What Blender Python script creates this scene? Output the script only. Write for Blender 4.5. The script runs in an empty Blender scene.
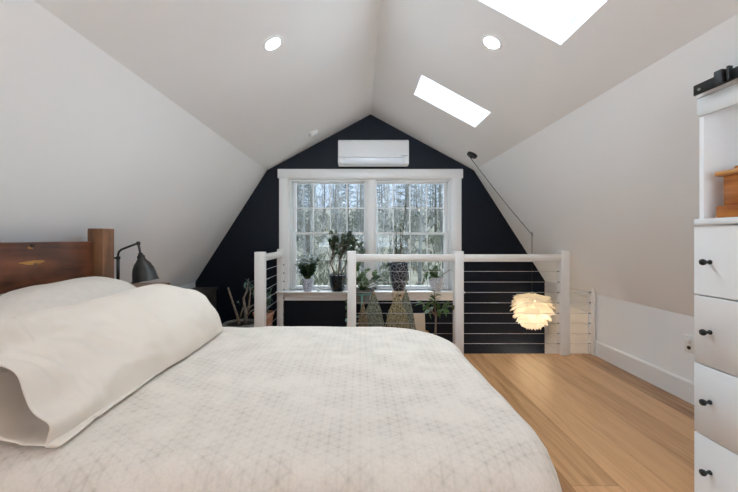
import bpy, bmesh, math, random
from mathutils import Vector, Matrix, noise

PI = math.pi
R = math.radians
rnd = random.Random(7)
COL = bpy.context.scene.collection
V = Vector

# ------------------------------------------------------------------ materials
def new_mat(name):
    m = bpy.data.materials.new(name)
    m.use_nodes = True
    nt = m.node_tree
    b = nt.nodes['Principled BSDF']
    return m, nt, b

def N(nt, kind, **kw):
    n = nt.nodes.new(kind)
    for k, v in kw.items():
        setattr(n, k, v)
    return n

def plain(name, col, rough=0.5, metal=0.0, var=0.0, scale=8.0, bump=0.0, bscale=60.0, spec=0.5):
    m, nt, b = new_mat(name)
    b.inputs['Roughness'].default_value = rough
    b.inputs['Metallic'].default_value = metal
    b.inputs['Specular IOR Level'].default_value = spec
    b.inputs['Base Color'].default_value = (*col, 1)
    tc = N(nt, 'ShaderNodeTexCoord')
    if var > 0:
        nz = N(nt, 'ShaderNodeTexNoise')
        nz.inputs['Scale'].default_value = scale
        nz.inputs['Detail'].default_value = 4
        nt.links.new(tc.outputs['Object'], nz.inputs['Vector'])
        cr = N(nt, 'ShaderNodeValToRGB')
        cr.color_ramp.elements[0].position = 0.3
        cr.color_ramp.elements[1].position = 0.7
        cr.color_ramp.elements[0].color = (*[c * (1 - var) for c in col], 1)
        cr.color_ramp.elements[1].color = (*[min(1, c * (1 + var)) for c in col], 1)
        nt.links.new(nz.outputs['Fac'], cr.inputs['Fac'])
        nt.links.new(cr.outputs['Color'], b.inputs['Base Color'])
    if bump > 0:
        n2 = N(nt, 'ShaderNodeTexNoise')
        n2.inputs['Scale'].default_value = bscale
        n2.inputs['Detail'].default_value = 5
        nt.links.new(tc.outputs['Object'], n2.inputs['Vector'])
        bp = N(nt, 'ShaderNodeBump')
        bp.inputs['Strength'].default_value = bump
        bp.inputs['Distance'].default_value = 0.01
        nt.links.new(n2.outputs['Fac'], bp.inputs['Height'])
        nt.links.new(bp.outputs['Normal'], b.inputs['Normal'])
    return m

def wood(name, c0, c1, axis='Y', rough=0.4, scale=3.0, stretch=12.0, extra=None):
    m, nt, b = new_mat(name)
    b.inputs['Roughness'].default_value = rough
    tc = N(nt, 'ShaderNodeTexCoord')
    mp = N(nt, 'ShaderNodeMapping')
    s = [scale * stretch] * 3
    s['XYZ'.index(axis)] = scale
    mp.inputs['Scale'].default_value = s
    nt.links.new(tc.outputs['Object'], mp.inputs['Vector'])
    nz = N(nt, 'ShaderNodeTexNoise')
    nz.inputs['Scale'].default_value = 1.0
    nz.inputs['Detail'].default_value = 7
    nz.inputs['Distortion'].default_value = 0.6
    nt.links.new(mp.outputs['Vector'], nz.inputs['Vector'])
    n2 = N(nt, 'ShaderNodeTexNoise')
    n2.inputs['Scale'].default_value = 5.0
    n2.inputs['Detail'].default_value = 3
    nt.links.new(tc.outputs['Object'], n2.inputs['Vector'])
    mx = N(nt, 'ShaderNodeMath', operation='MULTIPLY_ADD')
    nt.links.new(n2.outputs['Fac'], mx.inputs[0])
    mx.inputs[1].default_value = 0.7
    ad = N(nt, 'ShaderNodeMath', operation='MULTIPLY_ADD')
    nt.links.new(nz.outputs['Fac'], ad.inputs[0])
    ad.inputs[1].default_value = 0.75
    ad.inputs[2].default_value = -0.2
    nt.links.new(ad.outputs[0], mx.inputs[2])
    cr = N(nt, 'ShaderNodeValToRGB')
    cr.color_ramp.elements[0].position = 0.3
    cr.color_ramp.elements[1].position = 0.72
    cr.color_ramp.elements[0].color = (*c0, 1)
    cr.color_ramp.elements[1].color = (*c1, 1)
    nt.links.new(mx.outputs[0], cr.inputs['Fac'])
    nt.links.new(cr.outputs['Color'], b.inputs['Base Color'])
    bp = N(nt, 'ShaderNodeBump')
    bp.inputs['Strength'].default_value = 0.15
    bp.inputs['Distance'].default_value = 0.005
    nt.links.new(nz.outputs['Fac'], bp.inputs['Height'])
    nt.links.new(bp.outputs['Normal'], b.inputs['Normal'])
    return m

def floor_mat():
    m, nt, b = new_mat('oak_planks')
    tc = N(nt, 'ShaderNodeTexCoord')
    sp = N(nt, 'ShaderNodeSeparateXYZ')
    nt.links.new(tc.outputs['Object'], sp.inputs[0])
    def M(op, a, bb=None, c=None):
        n = N(nt, 'ShaderNodeMath', operation=op)
        for i, q in enumerate((a, bb, c)):
            if q is None:
                continue
            if isinstance(q, (int, float)):
                n.inputs[i].default_value = q
            else:
                nt.links.new(q, n.inputs[i])
        return n.outputs[0]
    W, L = 0.215, 3.4
    px = M('DIVIDE', M('ADD', sp.outputs[0], 0.147), W)
    ix = M('FLOOR', px)
    wn = N(nt, 'ShaderNodeTexWhiteNoise', noise_dimensions='1D')
    nt.links.new(ix, wn.inputs['W'])
    py = M('ADD', M('DIVIDE', sp.outputs[1], L), wn.outputs['Value'])
    iy = M('FLOOR', py)
    cid = M('ADD', M('MULTIPLY', ix, 17.31), M('MULTIPLY', iy, 5.77))
    w2 = N(nt, 'ShaderNodeTexWhiteNoise', noise_dimensions='1D')
    nt.links.new(cid, w2.inputs['W'])
    # grain, shifted per plank
    cv = N(nt, 'ShaderNodeCombineXYZ')
    nt.links.new(M('ADD', M('MULTIPLY', sp.outputs[0], 22.0), M('MULTIPLY', w2.outputs['Value'], 90.0)), cv.inputs[0])
    nt.links.new(M('MULTIPLY', sp.outputs[1], 1.6), cv.inputs[1])
    nt.links.new(M('MULTIPLY', w2.outputs['Value'], 37.0), cv.inputs[2])
    g = N(nt, 'ShaderNodeTexNoise')
    g.inputs['Scale'].default_value = 1.0
    g.inputs['Detail'].default_value = 8
    g.inputs['Roughness'].default_value = 0.62
    g.inputs['Distortion'].default_value = 0.9
    nt.links.new(cv.outputs[0], g.inputs['Vector'])
    # knots
    kv = N(nt, 'ShaderNodeMapping')
    kv.inputs['Scale'].default_value = (4.2, 1.9, 1)
    nt.links.new(tc.outputs['Object'], kv.inputs['Vector'])
    vo = N(nt, 'ShaderNodeTexVoronoi')
    vo.inputs['Scale'].default_value = 1.0
    nt.links.new(kv.outputs[0], vo.inputs['Vector'])
    knot = N(nt, 'ShaderNodeMapRange')
    knot.inputs[1].default_value = 0.02
    knot.inputs[2].default_value = 0.12
    knot.inputs[3].default_value = 0.5
    knot.inputs[4].default_value = 0.0
    nt.links.new(vo.outputs['Distance'], knot.inputs[0])
    fac = M('SUBTRACT', M('ADD', M('MULTIPLY', w2.outputs['Value'], 0.72), M('MULTIPLY', M('SUBTRACT', g.outputs['Fac'], 0.22), 1.25)), M('MULTIPLY', knot.outputs[0], 0.85))
    cr = N(nt, 'ShaderNodeValToRGB')
    e = cr.color_ramp.elements
    e[0].position = 0.22; e[0].color = (0.27, 0.128, 0.052, 1)
    e[1].position = 1.12 - 0.12; e[1].color = (0.64, 0.35, 0.165, 1)
    q = e.new(0.62); q.color = (0.46, 0.24, 0.106, 1)
    nt.links.new(fac, cr.inputs['Fac'])
    # seams
    fx = M('ABSOLUTE', M('SUBTRACT', M('FRACT', px), 0.5))
    fy = M('ABSOLUTE', M('SUBTRACT', M('FRACT', py), 0.5))
    sx = M('GREATER_THAN', fx, 0.5 - 0.0011 / W)
    sy = M('GREATER_THAN', fy, 0.5 - 0.0014 / L)
    seam = M('MAXIMUM', sx, sy)
    mx = N(nt, 'ShaderNodeMix', data_type='RGBA')
    nt.links.new(M('MULTIPLY', seam, 0.45), mx.inputs['Factor'])
    nt.links.new(cr.outputs['Color'], mx.inputs['A'])
    mx.inputs['B'].default_value = (0.10, 0.045, 0.02, 1)
    nt.links.new(mx.outputs['Result'], b.inputs['Base Color'])
    b.inputs['Roughness'].default_value = 0.26
    b.inputs['Specular IOR Level'].default_value = 0.45
    bp = N(nt, 'ShaderNodeBump')
    bp.inputs['Strength'].default_value = 0.06
    bp.inputs['Distance'].default_value = 0.004
    nt.links.new(g.outputs['Fac'], bp.inputs['Height'])
    nt.links.new(bp.outputs['Normal'], b.inputs['Normal'])
    return m

def duvet_mat():
    m, nt, b = new_mat('hexagon_print_cotton')
    tc = N(nt, 'ShaderNodeTexCoord')
    sp = N(nt, 'ShaderNodeSeparateXYZ')
    nt.links.new(tc.outputs['Object'], sp.inputs[0])
    def M(op, a, bb=None, c=None):
        n = N(nt, 'ShaderNodeMath', operation=op)
        for i, q in enumerate((a, bb, c)):
            if q is None:
                continue
            if isinstance(q, (int, float)):
                n.inputs[i].default_value = q
            else:
                nt.links.new(q, n.inputs[i])
        return n.outputs[0]
    P = 0.026
    lines = None
    for a in (0, 60, 120):
        u = M('ADD', M('MULTIPLY', sp.outputs[0], math.cos(R(a)) / P), M('MULTIPLY', sp.outputs[1], math.sin(R(a)) / P))
        d = M('ABSOLUTE', M('SUBTRACT', M('FRACT', u), 0.5))
        mr = N(nt, 'ShaderNodeMapRange')
        mr.inputs[1].default_value = 0.30
        mr.inputs[2].default_value = 0.50
        nt.links.new(d, mr.inputs[0])
        lines = mr.outputs[0] if lines is None else M('ADD', lines, mr.outputs[0])
    nz = N(nt, 'ShaderNodeTexNoise')
    nz.inputs['Scale'].default_value = 11
    nz.inputs['Detail'].default_value = 4
    nt.links.new(tc.outputs['Object'], nz.inputs['Vector'])
    n2 = N(nt, 'ShaderNodeTexNoise')
    n2.inputs['Scale'].default_value = 160
    n2.inputs['Detail'].default_value = 2
    nt.links.new(tc.outputs['Object'], n2.inputs['Vector'])
    k = N(nt, 'ShaderNodeMapRange')
    k.inputs[1].default_value = 0.32
    k.inputs[2].default_value = 0.68
    k.inputs[3].default_value = 0.0
    k.inputs[4].default_value = 0.24
    nt.links.new(nz.outputs['Fac'], k.inputs[0])
    f = M('ADD', M('MULTIPLY', lines, k.outputs[0]), M('MULTIPLY', M('SUBTRACT', n2.outputs['Fac'], 0.5), 0.5))
    f = M('ADD', f, M('MULTIPLY', k.outputs[0], 0.9))
    mx = N(nt, 'ShaderNodeMix', data_type='RGBA')
    mx.clamp_factor = True
    nt.links.new(f, mx.inputs['Factor'])
    mx.inputs['A'].default_value = (0.685, 0.613, 0.535, 1)
    mx.inputs['B'].default_value = (0.42, 0.365, 0.31, 1)
    nt.links.new(mx.outputs['Result'], b.inputs['Base Color'])
    b.inputs['Roughness'].default_value = 0.9
    b.inputs['Specular IOR Level'].default_value = 0.1
    bp = N(nt, 'ShaderNodeBump')
    bp.inputs['Strength'].default_value = 0.6
    bp.inputs['Distance'].default_value = 0.012
    n3 = N(nt, 'ShaderNodeTexNoise')
    n3.inputs['Scale'].default_value = 14
    n3.inputs['Detail'].default_value = 5
    nt.links.new(tc.outputs['Object'], n3.inputs['Vector'])
    nt.links.new(M('SUBTRACT', n3.outputs['Fac'], M('MULTIPLY', lines, 0.05)), bp.inputs['Height'])
    nt.links.new(bp.outputs['Normal'], b.inputs['Normal'])
    return m

def glass_mat(name, tint=(0.97, 0.985, 0.98), refl=0.5):
    m, nt, b = new_mat(name)
    nt.nodes.remove(b)
    out = [n for n in nt.nodes if n.type == 'OUTPUT_MATERIAL'][0]
    tr = N(nt, 'ShaderNodeBsdfTransparent'); tr.inputs[0].default_value = (*tint, 1)
    gl = N(nt, 'ShaderNodeBsdfGlossy'); gl.inputs['Roughness'].default_value = 0.02
    fr = N(nt, 'ShaderNodeFresnel'); fr.inputs[0].default_value = 1.45
    mu = N(nt, 'ShaderNodeMath', operation='MULTIPLY'); mu.inputs[1].default_value = refl
    nt.links.new(fr.outputs[0], mu.inputs[0])
    mx = N(nt, 'ShaderNodeMixShader')
    nt.links.new(mu.outputs[0], mx.inputs[0])
    nt.links.new(tr.outputs[0], mx.inputs[1])
    nt.links.new(gl.outputs[0], mx.inputs[2])
    nt.links.new(mx.outputs[0], out.inputs['Surface'])
    return m

def emit_mat(name, col, s):
    m, nt, b = new_mat(name)
    b.inputs['Base Color'].default_value = (0.9, 0.9, 0.9, 1)
    b.inputs['Emission Color'].default_value = (*col, 1)
    b.inputs['Emission Strength'].default_value = s
    return m

def leaf_mat(name, c0, c1, rough=0.45, trans=0.25, nscale=30):
    m, nt, b = new_mat(name)
    tc = N(nt, 'ShaderNodeTexCoord')
    nz = N(nt, 'ShaderNodeTexNoise')
    nz.inputs['Scale'].default_value = nscale
    nt.links.new(tc.outputs['Object'], nz.inputs['Vector'])
    cr = N(nt, 'ShaderNodeValToRGB')
    cr.color_ramp.elements[0].position = 0.35
    cr.color_ramp.elements[1].position = 0.65
    cr.color_ramp.elements[0].color = (*c0, 1)
    cr.color_ramp.elements[1].color = (*c1, 1)
    nt.links.new(nz.outputs['Fac'], cr.inputs['Fac'])
    nt.links.new(cr.outputs['Color'], b.inputs['Base Color'])
    b.inputs['Roughness'].default_value = rough
    if trans:
        out = [n for n in nt.nodes if n.type == 'OUTPUT_MATERIAL'][0]
        tl = N(nt, 'ShaderNodeBsdfTranslucent')
        nt.links.new(cr.outputs['Color'], tl.inputs[0])
        mx = N(nt, 'ShaderNodeMixShader'); mx.inputs[0].default_value = trans
        nt.links.new(b.outputs[0], mx.inputs[1])
        nt.links.new(tl.outputs[0], mx.inputs[2])
        nt.links.new(mx.outputs[0], out.inputs['Surface'])
    return m

def speckle_mat(name, c0, c1, scale, thr=0.5, rough=0.35):
    m, nt, b = new_mat(name)
    tc = N(nt, 'ShaderNodeTexCoord')
    vo = N(nt, 'ShaderNodeTexVoronoi', feature='DISTANCE_TO_EDGE')
    vo.inputs['Scale'].default_value = scale
    nt.links.new(tc.outputs['Object'], vo.inputs['Vector'])
    gt = N(nt, 'ShaderNodeMath', operation='GREATER_THAN')
    gt.inputs[1].default_value = thr
    nt.links.new(vo.outputs['Distance'], gt.inputs[0])
    mx = N(nt, 'ShaderNodeMix', data_type='RGBA')
    nt.links.new(gt.outputs[0], mx.inputs['Factor'])
    mx.inputs['A'].default_value = (*c1, 1)
    mx.inputs['B'].default_value = (*c0, 1)
    nt.links.new(mx.outputs['Result'], b.inputs['Base Color'])
    b.inputs['Roughness'].default_value = rough
    return m

WHITE = plain('white_drywall', (0.865, 0.87, 0.87), 0.75, var=0.012, scale=1.5, bump=0.03, bscale=180, spec=0.3)
NAVY = plain('near_black_navy_wall', (0.0036, 0.0058, 0.0115), 0.40, var=0.12, scale=3, bump=0.03, bscale=150, spec=0.22)
TRIMW = plain('white_trim_paint', (0.83, 0.81, 0.785), 0.38, var=0.01, scale=4)
RAILW = plain('warm_white_rail_paint', (0.80, 0.76, 0.715), 0.42, var=0.02, scale=6)
CABW = plain('cabinet_white_lacquer', (0.84, 0.84, 0.835), 0.4, var=0.01, scale=4)
VINYL = plain('white_window_vinyl', (0.78, 0.78, 0.77), 0.35)
ACW = plain('air_conditioner_white_plastic', (0.74, 0.73, 0.72), 0.35)
ACF = plain('air_conditioner_vane_plastic', (0.76, 0.79, 0.82), 0.2)
GREY = plain('grey_plastic', (0.25, 0.25, 0.25), 0.5)
BLACK = plain('matte_black_steel', (0.018, 0.018, 0.018), 0.45, metal=0.3)
DARKGAP = plain('shadow_gap_dark', (0.12, 0.12, 0.12), 0.7)
BRONZE = plain('dark_bronze_lamp_metal', (0.045, 0.043, 0.04), 0.42, metal=0.6, var=0.2, scale=20)
STEEL = plain('stainless_cable', (0.62, 0.62, 0.62), 0.35, metal=0.8)
FLOOR = floor_mat()
DUVET = duvet_mat()
PILLOW = plain('cream_cotton_pillowcase', (0.705, 0.625, 0.54), 0.9, var=0.02, scale=5, bump=0.25, bscale=9, spec=0.1)
PILLOW2 = plain('greige_cotton_pillowcase', (0.64, 0.575, 0.505), 0.9, var=0.03, scale=30, bump=0.2, bscale=12, spec=0.1)
SHEET = plain('white_sheet', (0.7, 0.68, 0.65), 0.9)
BEDW = wood('reclaimed_red_brown_timber', (0.022, 0.009, 0.006), (0.225, 0.075, 0.032), 'Y', 0.42, 2.2, 9)
POSTW = wood('brown_timber_post', (0.075, 0.028, 0.011), (0.26, 0.115, 0.045), 'Z', 0.45, 3, 9)
GOUGE = wood('pale_gouge_wood', (0.30, 0.13, 0.03), (0.55, 0.28, 0.075), 'Y', 0.6, 8, 4)
NSW = wood('brown_nightstand_wood', (0.10, 0.045, 0.022), (0.24, 0.12, 0.06), 'Y', 0.45, 4, 9)
DARKW = wood('dark_weathered_wood', (0.022, 0.018, 0.015), (0.075, 0.06, 0.05), 'X', 0.6, 3, 10)
BOXW = wood('amber_varnished_wood', (0.24, 0.062, 0.010), (0.56, 0.20, 0.035), 'Y', 0.25, 5, 8)
BOXL = wood('pale_amber_lid_wood', (0.42, 0.17, 0.045), (0.66, 0.33, 0.11), 'Y', 0.28, 5, 8)
STANDW = wood('pale_pine_stand', (0.42, 0.27, 0.15), (0.62, 0.45, 0.29), 'X', 0.5, 5, 8)
GLASS = glass_mat('window_glass')
SKYGLASS = glass_mat('skylight_glass', (0.98, 0.99, 1.0), 0.3)
LED = emit_mat('downlight_diffuser_glow', (0.80, 0.985, 1.12), 350)
BULBG = emit_mat('pendant_bulb_glow', (1.0, 0.82, 0.58), 6)
TEAL = plain('teal_painted_wire', (0.16, 0.36, 0.33), 0.4)
TERRA = plain('terracotta', (0.42, 0.20, 0.11), 0.8, var=0.15, scale=20)
SOIL = plain('potting_soil', (0.03, 0.02, 0.014), 0.95, bump=0.5, bscale=80)
DARKPOT = plain('dark_blue_black_glaze', (0.012, 0.017, 0.022), 0.22, var=0.4, scale=25)
GREYPOT = plain('grey_stone_tray', (0.20, 0.195, 0.18), 0.7, var=0.2, scale=25)
WPOT = speckle_mat('white_blue_mosaic_glaze', (0.62, 0.63, 0.68), (0.16, 0.18, 0.27), 55, 0.08)
BVASE = speckle_mat('black_white_crackle_glaze', (0.012, 0.013, 0.02), (0.42, 0.42, 0.46), 24, 0.035)
BASKET = speckle_mat('white_grey_woven_weave', (0.70, 0.69, 0.70), (0.33, 0.34, 0.38), 60, 0.10, 0.7)
BARK = plain('pale_brown_stem_bark', (0.17, 0.12, 0.085), 0.8, var=0.3, scale=40)
BARK2 = plain('grey_brown_driftwood_bark', (0.20, 0.16, 0.12), 0.85, var=0.35, scale=30)
STEMG = plain('green_stem', (0.09, 0.14, 0.045), 0.6)
LDARK = leaf_mat('dark_glossy_leaf', (0.012, 0.035, 0.012), (0.035, 0.085, 0.025), 0.35)
LJADE = leaf_mat('jade_leaf', (0.035, 0.07, 0.035), (0.10, 0.15, 0.07), 0.4)
LMID = leaf_mat('mid_green_leaf', (0.03, 0.075, 0.018), (0.10, 0.18, 0.045), 0.4)
LBLUE = leaf_mat('blue_green_leaf', (0.06, 0.12, 0.105), (0.17, 0.27, 0.23), 0.45)
LVAR = leaf_mat('pothos_leaf', (0.035, 0.075, 0.025), (0.13, 0.20, 0.075), 0.4)
DRY1 = leaf_mat('straw_dried_stems', (0.13, 0.10, 0.045), (0.58, 0.50, 0.30), 0.8, 0.15, 90)
DRY2 = leaf_mat('grey_green_dried_stems', (0.06, 0.07, 0.045), (0.42, 0.42, 0.32), 0.8, 0.15, 90)
DRY3 = leaf_mat('brown_dried_stems', (0.08, 0.055, 0.03), (0.40, 0.30, 0.18), 0.8, 0.15, 90)
TWINE = plain('jute_twine', (0.32, 0.24, 0.14), 0.9)
PETAL, _nt, _b = new_mat('white_translucent_petal')
_b.inputs['Base Color'].default_value = (0.88, 0.86, 0.81, 1)
_b.inputs['Roughness'].default_value = 0.5
_tl = N(_nt, 'ShaderNodeBsdfTranslucent'); _tl.inputs[0].default_value = (0.95, 0.90, 0.80, 1)
_mx = N(_nt, 'ShaderNodeMixShader'); _mx.inputs[0].default_value = 0.55
_nt.links.new(_b.outputs[0], _mx.inputs[1]); _nt.links.new(_tl.outputs[0], _mx.inputs[2])
_nt.links.new(_mx.outputs[0], [n for n in _nt.nodes if n.type == 'OUTPUT_MATERIAL'][0].inputs['Surface'])

# ------------------------------------------------------------------ mesh builder
class MB:
    def __init__(s):
        s.v = []; s.f = []
    def add(s, vs, fs):
        o = len(s.v)
        s.v += [V(p) for p in vs]
        s.f += [tuple(i + o for i in f) for f in fs]
        return s
    def box(s, lo, hi):
        x0, y0, z0 = lo; x1, y1, z1 = hi
        return s.add([(x0,y0,z0),(x1,y0,z0),(x1,y1,z0),(x0,y1,z0),(x0,y0,z1),(x1,y0,z1),(x1,y1,z1),(x0,y1,z1)],
                     [(0,3,2,1),(4,5,6,7),(0,1,5,4),(1,2,6,5),(2,3,7,6),(3,0,4,7)])
    def prism(s, pts, axis, a, b):
        """closed polygon (2D) extruded along an axis from a to b"""
        n = len(pts)
        def P(p, t):
            if axis == 'Y': return (p[0], t, p[1])
            if axis == 'X': return (t, p[0], p[1])
            return (p[0], p[1], t)
        vs = [P(p, a) for p in pts] + [P(p, b) for p in pts]
        fs = [tuple(range(n))[::-1], tuple(range(n, 2 * n))]
        fs += [(i, (i + 1) % n, n + (i + 1) % n, n + i) for i in range(n)]
        return s.add(vs, fs)
    def tube(s, pts, rad, n=8, cap=True):
        pts = [V(p) for p in pts]
        if not isinstance(rad, (list, tuple)): rad = [rad] * len(pts)
        o = len(s.v); up = None
        for i, p in enumerate(pts):
            t = (pts[min(i + 1, len(pts) - 1)] - pts[max(i - 1, 0)])
            t = t.normalized() if t.length > 1e-9 else V((0, 0, 1))
            if up is None:
                up = V((0, 0, 1)) if abs(t.z) < 0.9 else V((1, 0, 0))
            a = t.cross(up)
            if a.length < 1e-6: a = t.cross(V((0, 1, 0.1)))
            a.normalize(); b = t.cross(a).normalized(); up = -b if False else a.cross(t)
            for k in range(n):
                w = 2 * PI * k / n
                s.v.append(p + (a * math.cos(w) + b * math.sin(w)) * rad[i])
        m = len(pts)
        for i in range(m - 1):
            for k in range(n):
                k2 = (k + 1) % n
                s.f.append((o + i*n + k, o + i*n + k2, o + (i+1)*n + k2, o + (i+1)*n + k))
        if cap:
            s.f.append(tuple(o + k for k in range(n))[::-1])
            s.f.append(tuple(o + (m-1)*n + k for k in range(n)))
        return s
    def lathe(s, prof, c=(0,0,0), n=24, mat=None, capb=False, capt=False):
        """profile of (radius, z) about a vertical axis at c; mat = optional 4x4 applied about origin first"""
        o = len(s.v); c = V(c)
        for r, z in prof:
            for k in range(n):
                w = 2 * PI * k / n
                p = V((r * math.cos(w), r * math.sin(w), z))
                if mat is not None: p = mat @ p
                s.v.append(p + c)
        m = len(prof)
        for i in range(m - 1):
            for k in range(n):
                k2 = (k + 1) % n
                s.f.append((o+i*n+k, o+i*n+k2, o+(i+1)*n+k2, o+(i+1)*n+k))
        if capb: s.f.append(tuple(o + k for k in range(n))[::-1])
        if capt: s.f.append(tuple(o + (m-1)*n + k for k in range(n)))
        return s
    def leaf(s, base, d, up, L, W, droop=0.2, fold=0.25, rows=5, tip=1.0):
        base = V(base); d = V(d).normalized(); up = V(up)
        side = d.cross(up)
        if side.length < 1e-4: side = d.cross(V((1, 0.3, 0)))
        side.normalize(); up = side.cross(d).normalized()
        o = len(s.v)
        for i in range(rows + 1):
            t = i / rows
            w = W * 0.5 * (math.sin(PI * min(1, t ** 0.8 * 0.97 + 0.03))) ** tip
            p = base + d * (L * t) - up * (droop * L * t * t)
            s.v.append(p + side * w + up * (fold * w))
            s.v.append(p)
            s.v.append(p - side * w + up * (fold * w))
        for i in range(rows):
            a = o + i * 3
            s.f.append((a, a+1, a+4, a+3)); s.f.append((a+1, a+2, a+5, a+4))
        return s
    def squash(s, cy, ymax):
        """press growth towards the room so that it stays clear of the window"""
        for p in s.v:
            if p.y > cy: p.y = cy + (ymax - cy) * (1 - math.exp(-(p.y - cy) / max(0.01, ymax - cy)))
        return s
    def build(s, name, mat, parent=None, smooth=False, bevel=0.0, seg=2, weld=False):
        off = V((0, 0, 0))
        q = parent
        while q is not None:
            off += q.location; q = q.parent
        bm = bmesh.new()
        vs = [bm.verts.new(p - off) for p in s.v]
        for f in s.f:
            try: bm.faces.new([vs[i] for i in f])
            except ValueError: pass
        if weld: bmesh.ops.remove_doubles(bm, verts=bm.verts, dist=1e-5)
        bmesh.ops.recalc_face_normals(bm, faces=bm.faces) if bevel or weld else None
        if bevel:
            es = [e for e in bm.edges if len(e.link_faces) == 2 and e.calc_face_angle(0) > 0.5]
            bmesh.ops.bevel(bm, geom=es, offset=bevel, segments=seg, affect='EDGES', profile=0.5)
        me = bpy.data.meshes.new(name)
        bm.to_mesh(me); bm.free()
        me.materials.append(mat)
        if smooth or bevel:
            for p in me.polygons: p.use_smooth = True
            if bevel: me.set_sharp_from_angle(angle=R(45))
            elif smooth is not True: me.set_sharp_from_angle(angle=R(smooth))
        o = bpy.data.objects.new(name, me)
        COL.objects.link(o)
        if parent is not None: o.parent = parent
        return o

def thing(name, loc, label, cat, group=None):
    o = bpy.data.objects.new(name, None)
    o.empty_display_size = 0.1
    COL.objects.link(o); o.location = loc
    return tag(o, label, cat, group)

def tag(o, label, cat, group=None, kind=None):
    o['label'] = label; o['category'] = cat
    if group: o['group'] = group
    if kind: o['kind'] = kind
    return o

def struct(o):
    o['kind'] = 'structure'
    return o

def dup(root, loc, label=None):
    r = root.copy(); COL.objects.link(r); r.location = loc
    if label: r['label'] = label
    for ch in list(root.children):
        c = ch.copy(); COL.objects.link(c); c.parent = r
        for g in ch.children:
            d = g.copy(); COL.objects.link(d); d.parent = c
    return r

def plate(outer, holes, org, u, v, n, th):
    """flat slab with holes; 2D loops in (u, v), thickness th along n"""
    org, u, v, n = V(org), V(u), V(v), V(n)
    bm = bmesh.new(); es = []
    for loop in [outer] + holes:
        vs = [bm.verts.new(org + u * a + v * b) for a, b in loop]
        es += [bm.edges.new((vs[i], vs[(i+1) % len(vs)])) for i in range(len(vs))]
    r = bmesh.ops.triangle_fill(bm, use_beauty=True, edges=es, use_dissolve=False)
    fs = [g for g in r['geom'] if isinstance(g, bmesh.types.BMFace)]
    ex = bmesh.ops.extrude_face_region(bm, geom=fs)
    bmesh.ops.translate(bm, verts=[g for g in ex['geom'] if isinstance(g, bmesh.types.BMVert)], vec=n * th)
    bmesh.ops.recalc_face_normals(bm, faces=bm.faces)
    mb = MB()
    bm.verts.index_update()
    mb.add([p.co.copy() for p in bm.verts], [tuple(q.index for q in f.verts) for f in bm.faces])
    bm.free()
    return mb

# ------------------------------------------------------------------ room dimensions
CAMZ = 1.09
F = 350.0
XC, HALF = 0.124, 2.07
XL, XR = XC - HALF, XC + HALF
G = 4.137                    # window wall
YB = -4.5                    # wall behind the camera
KX, KZ = 1.223, 1.89         # roof kink (from centre), height
NZ = 0.57                    # knee wall height
PZ = 2.552                   # ridge
FE = 3.30                    # floor edge at the stair opening
LAND = 0.80                  # end of the stair landing
def px(x, y, Y):             # pixel -> point at depth Y
    return V(((x - 360) * Y / F, Y, CAMZ + (238 - y) * Y / F))

# floor (L shape: landing reaches the window wall on the left)
mb = MB().prism([(XL, YB), (XR, YB), (XR, FE), (LAND, FE), (LAND, G), (XL, G)], 'Z', -0.24, 0.0)
struct(mb.build('floor', FLOOR))
mb = MB().box((LAND, FE - 0.2, -2.75), (XR, G, -2.7))
struct(mb.build('floor_lower', FLOOR))
mb = MB().box((LAND - 0.05, FE - 0.25, -2.75), (XR, FE - 0.2, -0.24)); mb.box((LAND - 0.05, FE - 0.2, -2.75), (LAND, G, -0.24))
struct(mb.build('wall_stair', WHITE))
# stair flight going down from the landing
mb = MB()
for k in range(6):
    z = -0.2 * (k + 1) - 0.02
    mb.box((LAND + 0.01 + 0.22 * k, FE + 0.02, z - 0.22), (LAND + 0.01 + 0.22 * (k + 1), G - 0.01, z))
struct(mb.build('floor_stair', FLOOR))
# knee walls
mb = MB().box((XL - 0.12, YB, -0.24), (XL, G, NZ)); struct(mb.build('wall_left', WHITE))
mb = MB().box((XR, YB, -2.7), (XR + 0.12, G, NZ))
struct(mb.build('wall_right', WHITE))
# shiplap boards in the stairwell
mb = MB()
z = -0.8
while z < NZ - 0.09:
    mb.box((XR - 0.012, FE + 0.05, z), (XR, G, z + 0.128)); z += 0.132
mb.box((XR - 0.012, FE + 0.05, z), (XR, G, NZ - 0.005))
struct(mb.build('trim_3', TRIMW, bevel=0.002, seg=1))
# sloped lower ceilings
def slope_mb(sgn):
    a = (XC + sgn * HALF, NZ); b = (XC + sgn * KX, KZ)
    dx, dz = b[0] - a[0], b[1] - a[1]
    l = math.hypot(dx, dz); nx, nz = (-dz / l, dx / l)
    if nx * sgn < 0: nx, nz = -nx, -nz
    t = 0.12
    return MB().prism([a, b, (b[0] + nx * t, b[1] + nz * t), (a[0] + nx * t, a[1] + nz * t)], 'Y', YB, G)
struct(slope_mb(-1).build('ceiling_slope_left', WHITE))
struct(slope_mb(1).build('ceiling_slope_right', WHITE))
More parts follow.
